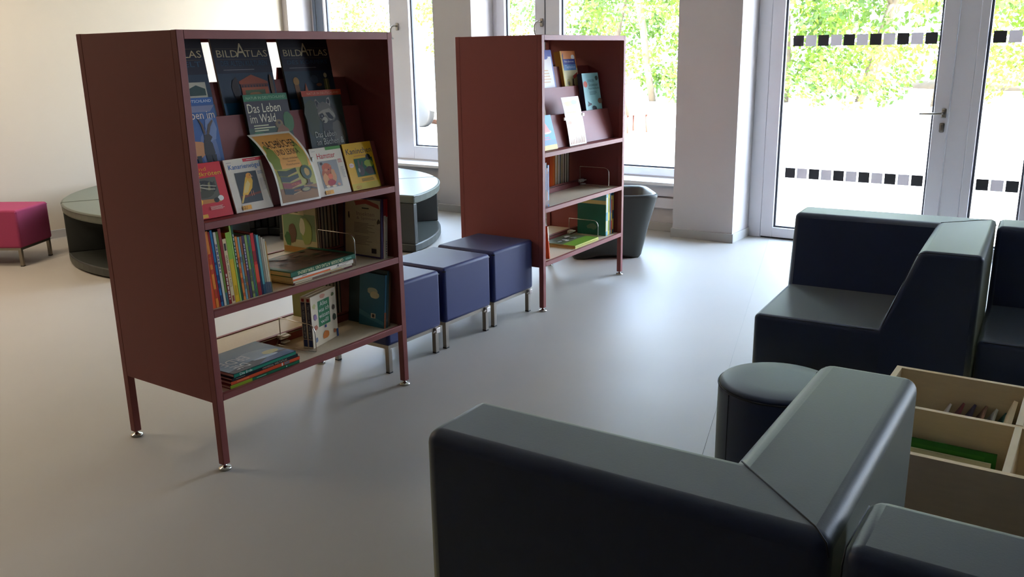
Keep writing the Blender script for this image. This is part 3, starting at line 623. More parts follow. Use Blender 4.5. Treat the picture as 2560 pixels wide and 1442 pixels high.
# --- middle shelf of the nearer bookcase: spines
_sp = [(.0766-.0604, (226, 84, 34), .29, (210, 60, 30), 'orange red thin book'), (.0140, (232, 140, 50), .287, (196, 60, 34), 'orange thin book'), (.0080, (176, 30, 34), .284, None, 'dark red thin book'),
 (.0105, (44, 124, 176), .288, (30, 60, 110), 'bright blue thin book'), (.0030, (24, 34, 84), .28, None, 'navy very thin book'), (.0112, (232, 224, 200), .279, (90, 84, 130), 'white book lettered in violet'),
 (.0105, (112, 140, 52), .279, (60, 108, 110), 'olive book with a teal foot'), (.0130, (150, 34, 28), .288, (230, 210, 190), 'dark red book lettered white'), (.0165, (232, 208, 158), .247, (40, 34, 26), 'cream book with Tiere lettering'),
 (.0205, (232, 190, 30), .268, (150, 190, 60), 'wide yellow green book'), (.0080, (166, 206, 96), .292, None, 'tall light green thin book'), (.0092, (28, 86, 56), .292, (200, 210, 200), 'tall dark green thin book'),
 (.0115, (234, 140, 56), .246, (200, 90, 40), 'light orange thin book'), (.0100, (126, 172, 182), .243, (90, 110, 120), 'pale blue thin book'), (.0100, (176, 104, 52), .243, (110, 120, 70), 'brown thin book'),
 (.0125, (76, 56, 88), .244, (190, 180, 196), 'violet thin book'), (.0120, (142, 164, 84), .244, (100, 100, 70), 'pale green thin book'), (.0085, (70, 100, 120), .243, (60, 120, 80), 'grey blue thin book'), (.0065, (86, 140, 84), .242, None, 'thin mid green book'),
 (.0165, (206, 40, 40), .246, (150, 24, 30), 'bright red thin book'), (.0090, (24, 30, 66), .24, None, 'black blue thin book'), (.0120, (96, 170, 172), .235, (28, 72, 92), 'turquoise thin book'), (.0095, (150, 144, 118), .229, (70, 82, 96), 'grey beige booklet'), (.0092, (206, 190, 160), .222, (70, 82, 96), 'beige booklet'),
 (.0092, (218, 206, 170), .214, (70, 82, 96), 'pale cream booklet'), (.0048, (206, 150, 70), .204, (80, 90, 60), 'narrowest tan booklet at the right end')]
_u = .0560; GSP = 'row of spines on the middle shelf of the nearer bookcase'
_prev = 'the left side panel'
for i, (t, c, h, c2, nm) in enumerate(_sp):
    def sa(a, c2=c2, i=i, nm=nm):
        if not c2: return
        if 'Tiere' in nm:
            vs, fs = text_geo('Tiere aus aller Welt'); a.k += 1; m_ = a.mb.mi(ink(c2))
            bv = [a.mb.bm.verts.new(a.P(.72-.44*y, .25+.5*x, a.k)) for x, y in vs]
            for f_ in fs:
                try: q_ = a.mb.bm.faces.new([bv[j] for j in f_]); q_.material_index = m_
                except ValueError: pass
            a.rect(.3, .03, .8, .12, (150, 70, 50)); a.rect(.25, .82, .75, .93, (60, 50, 40))
        elif i in (6, 21): a.rect(0, 0, 1, .17, c2)
        elif i >= 22: a.rect(0, 0, 1, .20, c2)
        elif i == 9: a.rect(0, .62, 1, 1, c2); a.rect(.3, .1, .7, .24, (200, 160, 24))
        elif i == 19: a.rect(0, .0, 1, .2, c2); a.rect(0, .55, 1, .72, c2); a.rect(0, .22, 1, .5, (232, 80, 48))
        elif i in (0, 1, 3, 12, 13, 14, 16, 17):
            r_ = random.Random(i)
            for q in range(5): y = r_.uniform(.05, .85); a.rect(.15, y, .85, y+r_.uniform(.03, .1), c2)
        else:
            r_ = random.Random(i+50); y = .06 if i == 7 else .45
            while y < (.4 if i == 7 else .85):
                g_ = r_.uniform(.02, .05); a.rect(.3, y, .72, y+g_, c2); y += g_+r_.uniform(.008, .02)
    nxt = _sp[i+1][4] if i+1 < len(_sp) else 'the stack of flat books'
    book_spine('book', f'{nm} just right of the {_prev}' if i else f'{nm} next to the left side panel', F1, _u, .040, L2-.004, t-.0006, .17+.01*(i % 3), h, tn(-3.8), c, sa, group=GSP)
    _prev = nm; _u += t

# stack of flat books, middle shelf
GS2 = 'books lying flat on the middle shelf of the nearer bookcase'
def sp_grosser(a):
    vs, fs = text_geo('GROSSER ATLAS DES TIERLEBENS'); a.k += 1; m_ = a.mb.mi(ink((220, 216, 160)))
    bv = [a.mb.bm.verts.new(a.P(.80-.70*x, .82-.62*y, a.k)) for x, y in vs]
    for f_ in fs:
        try: q_ = a.mb.bm.faces.new([bv[j] for j in f_]); q_.material_index = m_
        except ValueError: pass
    a.lines(.84, .3, .95, .7, 2, (120, 190, 160), 2)
def top_grosser(a):
    a.rect(.03, .04, .97, .97, (104, 74, 54))
    r_ = random.Random(5)
    for i in range(34): a.blob(r_.uniform(.1, .9), r_.uniform(.1, .9), r_.uniform(.03, .1), r_.uniform(.02, .07), r_.choice([(128, 86, 60), (80, 60, 40), (60, 70, 44), (140, 100, 74), (70, 44, 36)]), i, 9, .3)
    a.rect(.0, .0, .05, 1, (24, 92, 62)); a.rect(.93, .0, 1, 1, (24, 92, 62))
def sp_white(a):
    a.rect(0, .0, .60, .42, (226, 108, 48)); a.rect(.60, .0, .62, .42, (236, 226, 206)); a.lines(.7, .2, .95, .45, 1, (120, 80, 90)); a.lines(.8, .6, .96, .8, 1, (150, 120, 90)); a.ell(.73, .6, .012, .2, (30, 50, 44), 8); a.lines(.14, .55, .25, .85, 1, (120, 80, 60))
def sp_mix(a): a.rect(.0, 0, 1, 1, (92, 30, 30)); a.rect(.02, .2, .30, .8, (206, 190, 150)); a.rect(.3, .3, .6, .6, (140, 120, 90)); a.lines(.62, .25, .95, .7, 1, (216, 180, 90))
def sp_cream(a): a.rect(.05, 0, .3, .9, (214, 200, 168)); a.lines(.5, .2, .95, .8, 1, (206, 170, 80))
zz = L2-.0035
for (t, u, v, w, d, yw, base, sa, ta, lb) in (
    (.009, .444, .040, .352, .245, 3.5, (66, 40, 34), sp_mix, None, 'dark brown book lying lowest in the middle shelf stack'),
    (.009, .440, .038, .350, .250, 3.0, (214, 202, 176), sp_cream, None, 'cream book lying second lowest in the middle shelf stack'),
    (.017, .436, .034, .362, .255, 3.3, (232, 222, 200), sp_white, None, 'white and orange book under the large green animal atlas'),
    (.021, .426, .032, .385, .262, 3.4, (18, 92, 60), sp_grosser, top_grosser, 'large green atlas lying on top of the stack, spine reading GROSSER ATLAS DES TIERLEBENS')):
    book_flat('book', lb, F1, u, v, zz, w, d, t, tn(yw), base, sa, ta, group=GS2); zz += t+.0003

def bookend(F, label, u, v0, v1, zb, h, yaw=0):
    r = thing('bookend', label, 'bookend', F(u, 0, zb), (0, 0, F.a+yaw), 'wire bookends clipped to the divider rails')
    b = MB(); rd = .0024; n = 7; cr = .035
    pts = [(0, v1, .002), (0, v1, h)] + [(0, v0+cr, h)] + [(0, v0+cr-cr*sin(i*pi/2/n), h-cr+cr*cos(i*pi/2/n)) for i in range(1, n+1)] + [(0, v0, .012), (.0, v0, .004)]
    b.tube(pts, rd, CHROME, 8); b.tube([(0, v0, .004), (-.02, v0+.05, .004), (-.04, v1-.02, .012), (-.01, v1, .03)], rd, CHROME, 8); b.build('wire_loop', r)
    c = MB(); c.box((-.012, v1-.014, .022), (.034, v1+.008, .042), CLIP, .002, 1); c.box((-.008, v1-.03, .008), (.028, v1-.006, .014), CLIP, .001, 1); c.box((-.008, v1-.034, .034), (.03, v1-.008, .040), CLIP, .001, 1); c.build('clip', r)
bookend(F1, 'wire bookend against the large green animal atlas', .818, .062, .280, L2-.004, .140)
bookend(F1, 'wire bookend on the bottom shelf left of the two dark blue spined books', .555, .062, .280, L3-.004, .118)

# right end, middle shelf
def art_insekten(a):
    a.rect(.06, .03, .97, .97, (206, 198, 164)); a.poly([(.30, .93), (.60, .975), (.92, .90), (.95, .83), (.60, .90), (.34, .86)], (176, 70, 52)); a.lines(.50, .80, .76, .845, 1, (60, 60, 50))
    a.text('Insekten', .36, .695, .82, .765, (150, 132, 120)); a.text('& Spinnen', .36, .615, .86, .68, (150, 132, 120)); a.blob(.16, .68, .05, .07, (80, 70, 56), 2, 9, .6); a.blob(.93, .62, .05, .06, (80, 70, 56), 3, 9, .6)
    a.lines(.30, .40, .84, .58, 8, (150, 142, 118), 5); a.lines(.32, .20, .80, .36, 6, (158, 150, 126), 6); a.rect(.76, .08, .88, .16, (60, 50, 60))
GR2 = 'books at the right end of the nearer bookcase middle shelf'
book_spine('book', 'thin book at the right end showing its white back cover on insects and spiders', F1, .968, .050, L2-.003, .012, .235, .268, tn(4.5), (66, 54, 96), None, art_insekten, GR2)
book_spine('book', 'red and white spined book beside the insects and spiders book', F1, .9808, .048, L2-.003, .014, .22, .268, tn(4.5), (160, 44, 44), lambda a: a.rect(0, 0, 1, .72, (206, 196, 176)) and None, group=GR2)
book_spine('book', 'pale spined book touching the right side panel on the middle shelf', F1, .9955, .050, L2-.003, .013, .215, .266, tn(4.5), (196, 40, 40), lambda a: a.rect(0, 0, 1, .70, (200, 192, 176)).lines(.2, .05, .8, .3, 6, (80, 80, 100)) and None, group=GR2)
# rear rows
def rear_row(F, u, zb, specs, group, lean=2.0):
    for (t, h, d, c, lb, ca) in specs:
        r = thing('book', lb, 'book', F(u, .335, zb), (0, tn(lean), F.a), group)
        b = MB(); m = ink(c); ct = .002
        b.box((0, 0, 0), (ct, d, h), m); b.box((t-ct, 0, 0), (t, d, h), m); b.box((0, d-ct, 0), (t, d, h), m)
        if ca: ca(Art(b, (0, d, 0), (0, -1, 0), (0, 0, 1), d, h))
        b.build('cover', r); p = MB(); p.box((ct, .004, .003), (t-ct, d-ct, h-.003), PAPER); p.build('page_block', r)
        u += t + .0015
def art_park(a):
    a.rect(0, 0, 1, 1, (190, 186, 140)); a.rect(.03, .25, .97, .7, (130, 160, 110)); [a.rect(.12+.13*q_, .88, .21+.13*q_, .965, (170, 60, 70) if q_ < 4 else (70, 100, 70)) for q_ in range(6)]; a.lines(.3, .82, .7, .85, 1, (120, 110, 70)); a.rect(.22, .68, .66, .76, (214, 206, 160)); a.lines(.34, .70, .56, .735, 1, (90, 90, 70))
    a.blob(.3, .35, .12, .2, (110, 80, 50), 3); a.blob(.7, .4, .18, .25, (150, 170, 90), 4); a.blob(.15, .25, .1, .15, (60, 110, 50), 5); a.blob(.6, .48, .1, .16, (206, 206, 170), 6); a.rect(.03, .02, .97, .12, (176, 130, 60))
GRR = 'books on the rear half of the nearer bookcase middle shelf'
rear_row(F1, .858, L2-.003, [(.012, .27, .225, (196, 188, 140), 'pale green picture book with a red title, rear half of the middle shelf', art_park), (.016, .26, .22, (90, 60, 66), 'dark plum book right of the pale green picture book', None), (.018, .265, .21, (110, 110, 116), 'grey book in the rear row of the middle shelf', None), (.02, .25, .22, (70, 80, 70), 'dark green book in the rear row of the middle shelf', None),
 (.022, .262, .22, (130, 84, 50), 'brown book in the rear row of the middle shelf', None), (.02, .258, .21, (80, 78, 60), 'olive book in the rear row of the middle shelf', None), (.02, .25, .21, (40, 36, 44), 'black book at the right end of the rear row, middle shelf', None)], GRR, .6)
rear_row(F1, .12, L2-.003, [(.022, .283, .2, (44, 24, 26), 'dark book behind the left row of spines, nearest the side panel', None), (.03, .283, .2, (36, 22, 28), 'dark red brown book behind the left row of spines', None), (.03, .27, .2, (30, 24, 34), 'black book behind the left row of spines', None)], 'dark books behind the left row of spines', -1)

# bottom shelf, nearer bookcase
GB = 'books lying flat on the bottom shelf of the nearer bookcase'
def top_erde(a):
    a.rect(0, 0, 1, 1, (112, 132, 142)); a.poly([(0, 0), (1, 0), (1, .25), (.6, .3), (0, .12)], (40, 44, 54)); a.poly([(.4, 0), (1, 0), (1, .2), (.7, .22)], (60, 92, 130)); a.blob(.62, .42, .30, .22, (150, 164, 168), 3, 20, .1); a.blob(.8, .35, .14, .1, (206, 196, 130), 4); a.blob(.66, .22, .22, .06, (190, 206, 214), 5)
    for s_, x0, x1, y0, y1 in (('DIE', .34, .12, .30, .10), ('ERDE', .50, .10, .58, .36)):
        vs, fs = text_geo(s_); a.k += 1; m_ = a.mb.mi(ink((214, 214, 206)))
        bv = [a.mb.bm.verts.new(a.P(x0 + (x1-x0)*x, y0 + (y1-y0)*y, a.k)) for x, y in vs]
        for f_ in fs:
            try: q_ = a.mb.bm.faces.new([bv[j] for j in f_]); q_.material_index = m_
            except ValueError: pass
zz = L3-.0035
for (t, u, v, w, d, yw, base, spn, sa, ta, lb) in (
    (.014, .082, .022, .345, .245, .5, (120, 60, 44), (24, 104, 66), lambda a: a.rect(0, 0, .30, 1, (140, 160, 34)).lines(.36, .3, .56, .7, 1, (140, 200, 160)).ell(.8, .5, .008, .2, (220, 230, 220), 8) and None, None, 'green and lime spined book lying lowest on the bottom shelf'),
    (.014, .088, .024, .342, .240, .2, (96, 34, 30), (212, 78, 34), lambda a: a.lines(.08, .3, .32, .7, 1, (232, 150, 100)).rect(.72, .1, .74, .9, (220, 210, 190)).rect(.76, .1, .84, .9, (120, 110, 110)) and None, None, 'orange spined book lying second from the bottom'),
    (.012, .092, .020, .330, .242, 1.0, (20, 20, 24), (22, 24, 28), lambda a: a.text('UNIVERSAL WELTATLAS', .44, .2, .82, .85, (200, 190, 160)).lines(.05, .3, .24, .7, 1, (140, 130, 110)) and None, None, 'black spined world atlas lying third from the bottom'),
    (.016, .098, .016, .312, .240, 1.2, (40, 44, 54), (18, 124, 96), lambda a: a.text('Die Erde', .09, .2, .28, .85, (226, 230, 220)) and None, top_erde, 'book titled DIE ERDE lying on top of the bottom shelf stack')):
    book_flat('book', lb, F1, u, v, zz, w, d, t, tn(yw), base, sa, ta, spine=spn, group=GB); zz += t+.0003
def art_alles(a):
    a.rect(.26, .36, .72, .86, (14, 116, 62))
    for k, s_ in enumerate(('Alles', 'was ich', 'wissen', 'will')): a.text(s_, .34 if k in (0, 3) else .29, .75-.115*k, .64 if k in (0, 3) else .69, .835-.115*k, (240, 240, 226))
    cs = [(196, 190, 120), (214, 150, 120), (100, 110, 60), (150, 120, 160), (90, 70, 50), (200, 120, 90), (120, 130, 150), (226, 130, 50), (60, 70, 50), (180, 100, 60)]
    for k, (x, y, rx, ry) in enumerate(((.12, .80, .07, .06), (.45, .93, .12, .05), (.86, .88, .07, .05), (.14, .58, .08, .07), (.86, .62, .07, .06), (.14, .38, .08, .06), (.13, .14, .06, .06), (.50, .16, .16, .09), (.88, .42, .08, .09), (.86, .14, .06, .05))): a.blob(x, y, rx, ry, cs[k], k+3, 11, .35)
    a.rect(.48, .30, .54, .35, (60, 80, 150)); a.rect(.93, 0, 1, .16, (50, 80, 140))
for k, (uu, vv, lb) in enumerate(((.579, .103, 'cream book reading Alles was ich wissen will on the bottom shelf'), (.5735, .1285, 'dark blue spined book standing behind the Alles was ich wissen will book'))):
    r = book_face('book', lb, F1, uu, vv, L3-.003, .196, .226, .0245, 0, (232, 216, 186), art_alles if k == 0 else None, 'pair of thick encyclopedias on the bottom shelf', yaw=tn(13.5))
    sp = MB(); a = Art(sp, (0, .0245, 0), (0, -1, 0), (0, 0, 1), .0245, .226); a.rect(.12, .03, .88, .17, (34, 48, 96)); a.rect(.12, .18, .88, .90, (44, 44, 66)); a.rect(.25, .91, .8, .97, (150, 40, 40))
    vs, fs = text_geo('ALLES WAS ICH WISSEN WILL'); a.k += 1; m_ = sp.mi(ink((190, 190, 180)))
    bv = [sp.bm.verts.new(a.P(.72-.44*y, .20+.66*x, a.k)) for x, y in vs]
    for f_ in fs:
        try: q_ = sp.bm.faces.new([bv[j] for j in f_]); q_.material_index = m_
        except ValueError: pass
    sp.build('spine_label', r)
def art_blue(a):
    a.rect(.0, 0, .98, 1, (46, 112, 138)); a.poly([(0, .2), (.5, .12), (.98, .05), (.98, .12), (.5, .2), (0, .3)], (72, 138, 158)); a.blob(.52, .67, .22, .07, (176, 186, 160), 3, 14, .15); a.blob(.60, .60, .20, .07, (206, 200, 160), 4, 14, .15); a.rect(.48, .16, .66, .25, (222, 214, 196)); a.rect(.52, .175, .62, .235, (60, 60, 60))
GB2 = 'books at the right end of the nearer bookcase bottom shelf'
book_spine('book', 'worn blue book with two pale clouds on its cover, right end of the bottom shelf', F1, .948, .040, L3-.003, .012, .155, .245, tn(6.5), (46, 100, 126), lambda a: a.rect(0, 0, 1, .3, (150, 90, 60)) and None, art_blue, GB2)
book_spine('book', 'larger dark teal book leaning behind the worn blue book', F1, .962, .040, L3-.003, .014, .235, .262, tn(6.5), (32, 60, 66), None, lambda a: a.rect(.02, .02, .98, .98, (36, 66, 74)) and None, GB2)
book_spine('book', 'brown book touching the right side panel on the bottom shelf', F1, .978, .045, L3-.003, .016, .20, .25, tn(6.5), (110, 84, 60), None, None, GB2)
def art_panda(a): a.blob(.45, .8, .2, .12, (200, 206, 196), 3); a.ell(.36, .80, .05, .045, (26, 26, 26)); a.ell(.55, .80, .05, .045, (26, 26, 26)); a.blob(.8, .7, .15, .2, (130, 140, 100), 5)
GBR = 'books on the rear half of the nearer bookcase bottom shelf'
rear_row(F1, .880, L3-.003, [(.014, .262, .225, (120, 118, 60), 'olive book with a panda face, rear half of the bottom shelf', art_panda), (.02, .25, .2, (120, 126, 100), 'grey green book right of the panda book', None), (.02, .26, .2, (150, 150, 120), 'pale book in the rear row of the bottom shelf', None), (.02, .25, .2, (40, 40, 44), 'black book in the rear row of the bottom shelf', None), (.02, .25, .2, (36, 32, 34), 'dark book at the right end of the rear row, bottom shelf', None)], GBR, .6)

# ------------------------------------------------------------------ farther bookcase contents
G2 = 'books faced out on the farther bookcase'
book_face('book', 'white and blue book leftmost on the top tier of the farther bookcase', F2, .330, .219, 1.2235, .226, .290, .012, tn(10.6), (232, 228, 222), lambda a: a.rect(0, .86, 1, 1, (64, 80, 160)).rect(.94, 0, 1, 1, (64, 80, 160)).blob(.6, .84, .2, .05, (64, 80, 160), 3).lines(.1, .3, .8, .6, 5, (206, 170, 120), 2) and None, G2)
def art_lexikon1(a):
    a.rect(0, .62, 1, 1, (232, 150, 84)); a.rect(0, 0, 1, .62, (222, 212, 160)); a.rect(.0, .0, .06, 1, (220, 190, 70)); a.poly([(.08, .66), (.1, .9), (.2, .97), (.17, .88), (.13, .7)], (110, 110, 120)); a.ell(.80, .86, .12, .055, (226, 222, 210)); a.rect(.1, .70, .92, .82, (52, 66, 140)); a.rect(.1, .57, .92, .70, (84, 132, 180))
    a.text('Mein allererstes', .2, .745, .82, .79, (226, 226, 230)); a.text('Tierlexikon', .22, .61, .86, .68, (206, 220, 236)); a.ell(.28, .28, .14, .10, (196, 180, 110)); a.ell(.28, .28, .07, .05, (90, 80, 50)); a.poly([(.5, .1), (.56, .36), (.64, .4), (.62, .25), (.8, .08), (.72, .05)], (76, 44, 34)); a.poly([(.62, .44), (.94, .52), (.95, .44), (.66, .37)], (206, 72, 50))
book_face('book', 'thick yellow and orange animal lexicon on the top tier of the farther bookcase', F2, .652, .212, 1.2235, .192, .282, .045, tn(10.6), (224, 204, 120), art_lexikon1, G2, spine=(190, 150, 60))
def art_aqua(a):
    a.text('LEXIKON', .28, .80, .68, .86, (40, 80, 90)); a.text('Süsswasser', .34, .71, .90, .78, (40, 80, 90)); a.text('Aquarienfische', .28, .63, .96, .69, (40, 80, 90)); a.lines(.32, .52, .8, .60, 3, (90, 130, 136), 3)
    a.ell(.14, .76, .12, .07, (206, 96, 66)); a.blob(.86, .88, .1, .06, (70, 90, 84), 3); a.poly([(.16, .40), (.24, .36), (.36, .34), (.38, .31), (.24, .29), (.12, .28), (.18, .34)], (24, 30, 34)); a.blob(.50, .22, .16, .07, (22, 30, 36), 4, 12, .3); a.ell(.90, .38, .14, .06, (120, 90, 70)); a.poly([(.5, .04), (.62, .1), (.8, .09), (.84, .03), (.7, .0), (.5, .0)], (190, 74, 56)); a.ell(.84, .14, .07, .035, (190, 130, 60)); a.blob(.15, .04, .1, .04, (30, 60, 60), 6)
book_face('book', 'pale turquoise fish lexicon on the middle tier of the farther bookcase', F2, .772, .125, 1.0715, .222, .293, .035, tn(9.3), (146, 196, 196), art_aqua, G2, spine=(46, 50, 74))
book_face('book', 'pale cream book partly hidden at the left end of the farther middle tier', F2, .09, .147, 1.0715, .216, .280, .012, tn(9.3), (236, 226, 200), lambda a: a.lines(.3, .2, .9, .8, 8, (220, 180, 140), 3) and None, G2)
def art_bluey(a): a.rect(0, .28, 1, 1, (46, 150, 206)); a.rect(0, 0, 1, .14, (224, 204, 70)); a.rect(0, .14, 1, .28, (60, 130, 190)); a.ell(.45, .52, .36, .06, (226, 200, 180)); a.poly([(.18, .50), (.34, .78), (.44, .84), (.56, .72), (.74, .52)], (216, 120, 96)); a.lines(.2, .28, .75, .39, 2, (190, 90, 130))
book_face('book', 'bright blue and yellow book at the left end of the farther lowest tier', F2, .096, .050, .9405, .168, .204, .006, tn(15.5), (214, 204, 120), art_bluey, G2)
def art_poster2(a):
    a.rect(.05, .02, .95, .96, (238, 226, 196)); a.blob(.35, .86, .28, .06, (214, 180, 110), 3); a.blob(.65, .88, .2, .05, (180, 190, 140), 4); a.lines(.15, .66, .9, .70, 1, (216, 190, 120))
    r_ = random.Random(4)
    for k in range(9): x = .08+k*.095; a.poly([(x, .03), (x+.05, .03), (x+.02+r_.uniform(-.03, .05), .16+r_.random()*.08)], (176, 110, 60))
    a.blob(.2, .47, .13, .035, (206, 150, 100), 8)
sheet('sheet', 'brightly lit white sheet standing on the lowest tier of the farther bookcase', F2, .394, .212, .297, .042, .9410, lambda s: (.046*s + .02*s*s, .292*s - .004*s*s, .004*s), art_poster2, 'sign', (('holder_tab', (-.022, .002, .56)), ('holder_tab', (.210, .236, .60))))
rear_face('book back seen on the rear face of the farther bookcase', F2, .50, .2, .2, (60, 60, 56), g='books on the rear face of the farther bookcase')
# middle shelf
GF = 'spines at the left end of the farther middle shelf'
_u = .045
for t, c, h, lb in ((.016, (60, 66, 80), .24, 'grey thin book against the left panel of the farther middle shelf'), (.016, (150, 160, 176), .24, 'pale grey book on the farther middle shelf'), (.018, (24, 26, 34), .262, 'tall black book on the farther middle shelf'), (.012, (160, 84, 60), .23, 'brown booklet on the farther middle shelf'), (.016, (92, 130, 170), .245, 'light blue book at the right of the farther spines')):
    book_spine('book', lb, F2, _u, .030, L2-.003, t-.0008, .18, h, 0, c, lambda a: a.rect(.0, .06, 1, .16, (70, 40, 40)).rect(.2, .4, .8, .85, (60, 70, 120)) and None, group=GF); _u += t
def art_orange(a): a.rect(.05, .05, .95, .95, (206, 96, 46)); a.rect(.2, .2, .85, .8, (170, 66, 40)); a.lines(.3, .82, .8, .9, 1, (230, 200, 120))
rear_row(F2, .70, L2-.003, [(.012, .268, .22, (214, 120, 50), 'orange book in the rear row of the farther middle shelf', art_orange), (.03, .262, .22, (214, 170, 80), 'yellow edged book in the farther rear row', None), (.04, .266, .21, (30, 80, 100), 'deep teal book in the farther rear row', None), (.02, .25, .2, (206, 190, 120), 'pale yellow book in the farther rear row', None), (.03, .262, .21, (90, 60, 40), 'brown book in the farther rear row', None), (.03, .25, .21, (110, 120, 80), 'green grey book in the farther rear row', None), (.03, .26, .21, (40, 44, 40), 'black book at the right end of the farther rear row', None)], 'books on the rear half of the farther middle shelf', .8)
bookend(F2, 'wire bookend on the empty middle shelf of the farther bookcase', .955, .062, .280, L2-.004, .130)
bookend(F2, 'wire bookend on the bottom shelf of the farther bookcase', .768, .042, .260, L3-.004, .125)
# bottom shelf
def top_cow(a):
    a.rect(0, 0, 1, .40, (110, 150, 44)); a.rect(0, .40, 1, 1, (90, 100, 70)); r_ = random.Random(6)
    for k in range(16): a.blob(r_.uniform(.15, .85), r_.uniform(.45, .85), r_.uniform(.05, .12), r_.uniform(.04, .1), r_.choice([(24, 24, 26), (206, 206, 200), (60, 66, 50), (150, 160, 150)]), k, 9, .3)
G3 = 'books lying flat on the bottom shelf of the farther bookcase'
book_flat('book', 'lower thin book with a yellow spine lying flat on the farther bottom shelf', F2, .440, .030, L3-.0035, .316, .235, .010, tn(0), (206, 200, 110), None, None, spine=(214, 206, 120), group=G3)
book_flat('book', 'green book with black and white animals lying flat on the farther bottom shelf', F2, .442, .032, L3+.0068, .312, .233, .010, tn(0), (128, 160, 50), None, top_cow, spine=(196, 200, 90), group=G3)
book_spine('book', 'slim orange and white book leaning at the left end of the farther bottom shelf', F2, .128, .035, L3-.003, .010, .17, .20, tn(-6), (222, 92, 42), lambda a: a.rect(0, .55, 1, 1, (226, 210, 180)) and None, group='books standing on the farther bottom shelf')
def art_teal(a): a.rect(0, 0, 1, .74, (38, 108, 88)); a.rect(0, .74, 1, .83, (214, 196, 130)); a.rect(0, .83, 1, 1, (90, 150, 150)); a.blob(.52, .2, .2, .1, (96, 132, 104), 3, 10, .5); a.blob(.4, .9, .1, .03, (40, 110, 110), 4)
_u = .893
for i, (t, h, c, c2, lb, ca) in enumerate(((.012, .285, (60, 130, 110), (214, 200, 120), 'teal green book with a yellow stripe on the farther bottom shelf', art_teal), (.018, .285, (120, 190, 226), (226, 236, 240), 'sky blue spined book right of the teal green book', None), (.015, .283, (226, 214, 110), (150, 170, 60), 'pale yellow spined book on the farther bottom shelf', None),
     (.015, .276, (206, 196, 60), (120, 130, 50), 'lime yellow spined book on the farther bottom shelf', None), (.016, .288, (34, 90, 140), (20, 60, 100), 'dark blue spined book on the farther bottom shelf', None), (.017, .262, (214, 180, 70), (190, 60, 40), 'yellow and red spined book on the farther bottom shelf', None), (.024, .29, (24, 70, 90), (200, 160, 60), 'dark teal book at the right end of the farther bottom shelf', None))):
    book_spine('book', lb, F2, _u, .050, L3-.003, t-.0008, .215, h, tn(.6), c, (lambda a, c2=c2: a.rect(.1, .1, .9, .35, c2).rect(.2, .55, .8, .9, c2) and None), ca, group='books standing on the farther bottom shelf'); _u += t

# ------------------------------------------------------------------ stools
def ottoman(x, y, s, label, mt, h=.44, rot=0, group=None, name='cube_stool', brackets=True, zl=.125, wy=None):
    wy = wy or s
    r = thing(name, label, 'stool', (x, y, 0), (0, 0, rot), group)
    b = MB(); b.box((0, 0, zl+.018), (s, wy, h), mt, .017, 4); b.build('upholstery', r)
    b = MB(); e = .004
    for za in (h-.0185,): b.tube([(e, e, za), (s-e, e, za), (s-e, wy-e, za), (e, wy-e, za), (e, e, za)], .0042, SEAM if mt is NAVY else mt, 6)
    b.build('top_seam', r)
    b = MB(); i0, w = .012, .024
    b.box((i0, i0, zl), (s-i0, i0+w, zl+.018), STEEL); b.box((i0, wy-i0-w, zl), (s-i0, wy-i0, zl+.018), STEEL); b.box((i0, i0+w, zl), (i0+w, wy-i0-w, zl+.018), STEEL); b.box((s-i0-w, i0+w, zl), (s-i0, wy-i0-w, zl+.018), STEEL); b.build('frame', r)
    for px_ in (i0, s-i0-w):
        for py_ in (i0, wy-i0-w):
            b = MB(); b.box((px_, py_, .006), (px_+w, py_+w, zl), STEEL, .001, 1); lg = b.build('leg', r)
            c = MB(); c.box((px_, py_, 0), (px_+w, py_+w, .007), RUBBER); c.build('glide', lg)
    if brackets:
        b = MB(); b.box((s-.046, -.004, zl-.012), (s-.014, .0115, zl+.016), BRK, .003, 2); b.tube([(s-.046, .004, zl+.002), (s-.062, .004, zl-.004)], .004, BRK, 8); b.build('link_bracket', r)
    return r
BRK = mat('polished_bracket', (236, 226, 216), .3, .4)
GO = 'navy cube stools between the bookcases'
ottoman(3.808, 2.812, .400, 'navy leatherette cube stool nearest the farther bookcase', NAVY, .437, tn(.8), GO)
ottoman(3.368, 2.803, .400, 'middle one of the navy leatherette cube stools between the bookcases', NAVY, .437, tn(.4), GO)
ottoman(2.928, 2.800, .400, 'navy leatherette cube stool nearest the nearer bookcase, partly behind it', NAVY, .437, 0, GO)
ottoman(3.155, 6.715, .42, 'magenta fabric stool at the left edge standing near the wall', PINK, .43, tn(32), brackets=False, wy=.62)

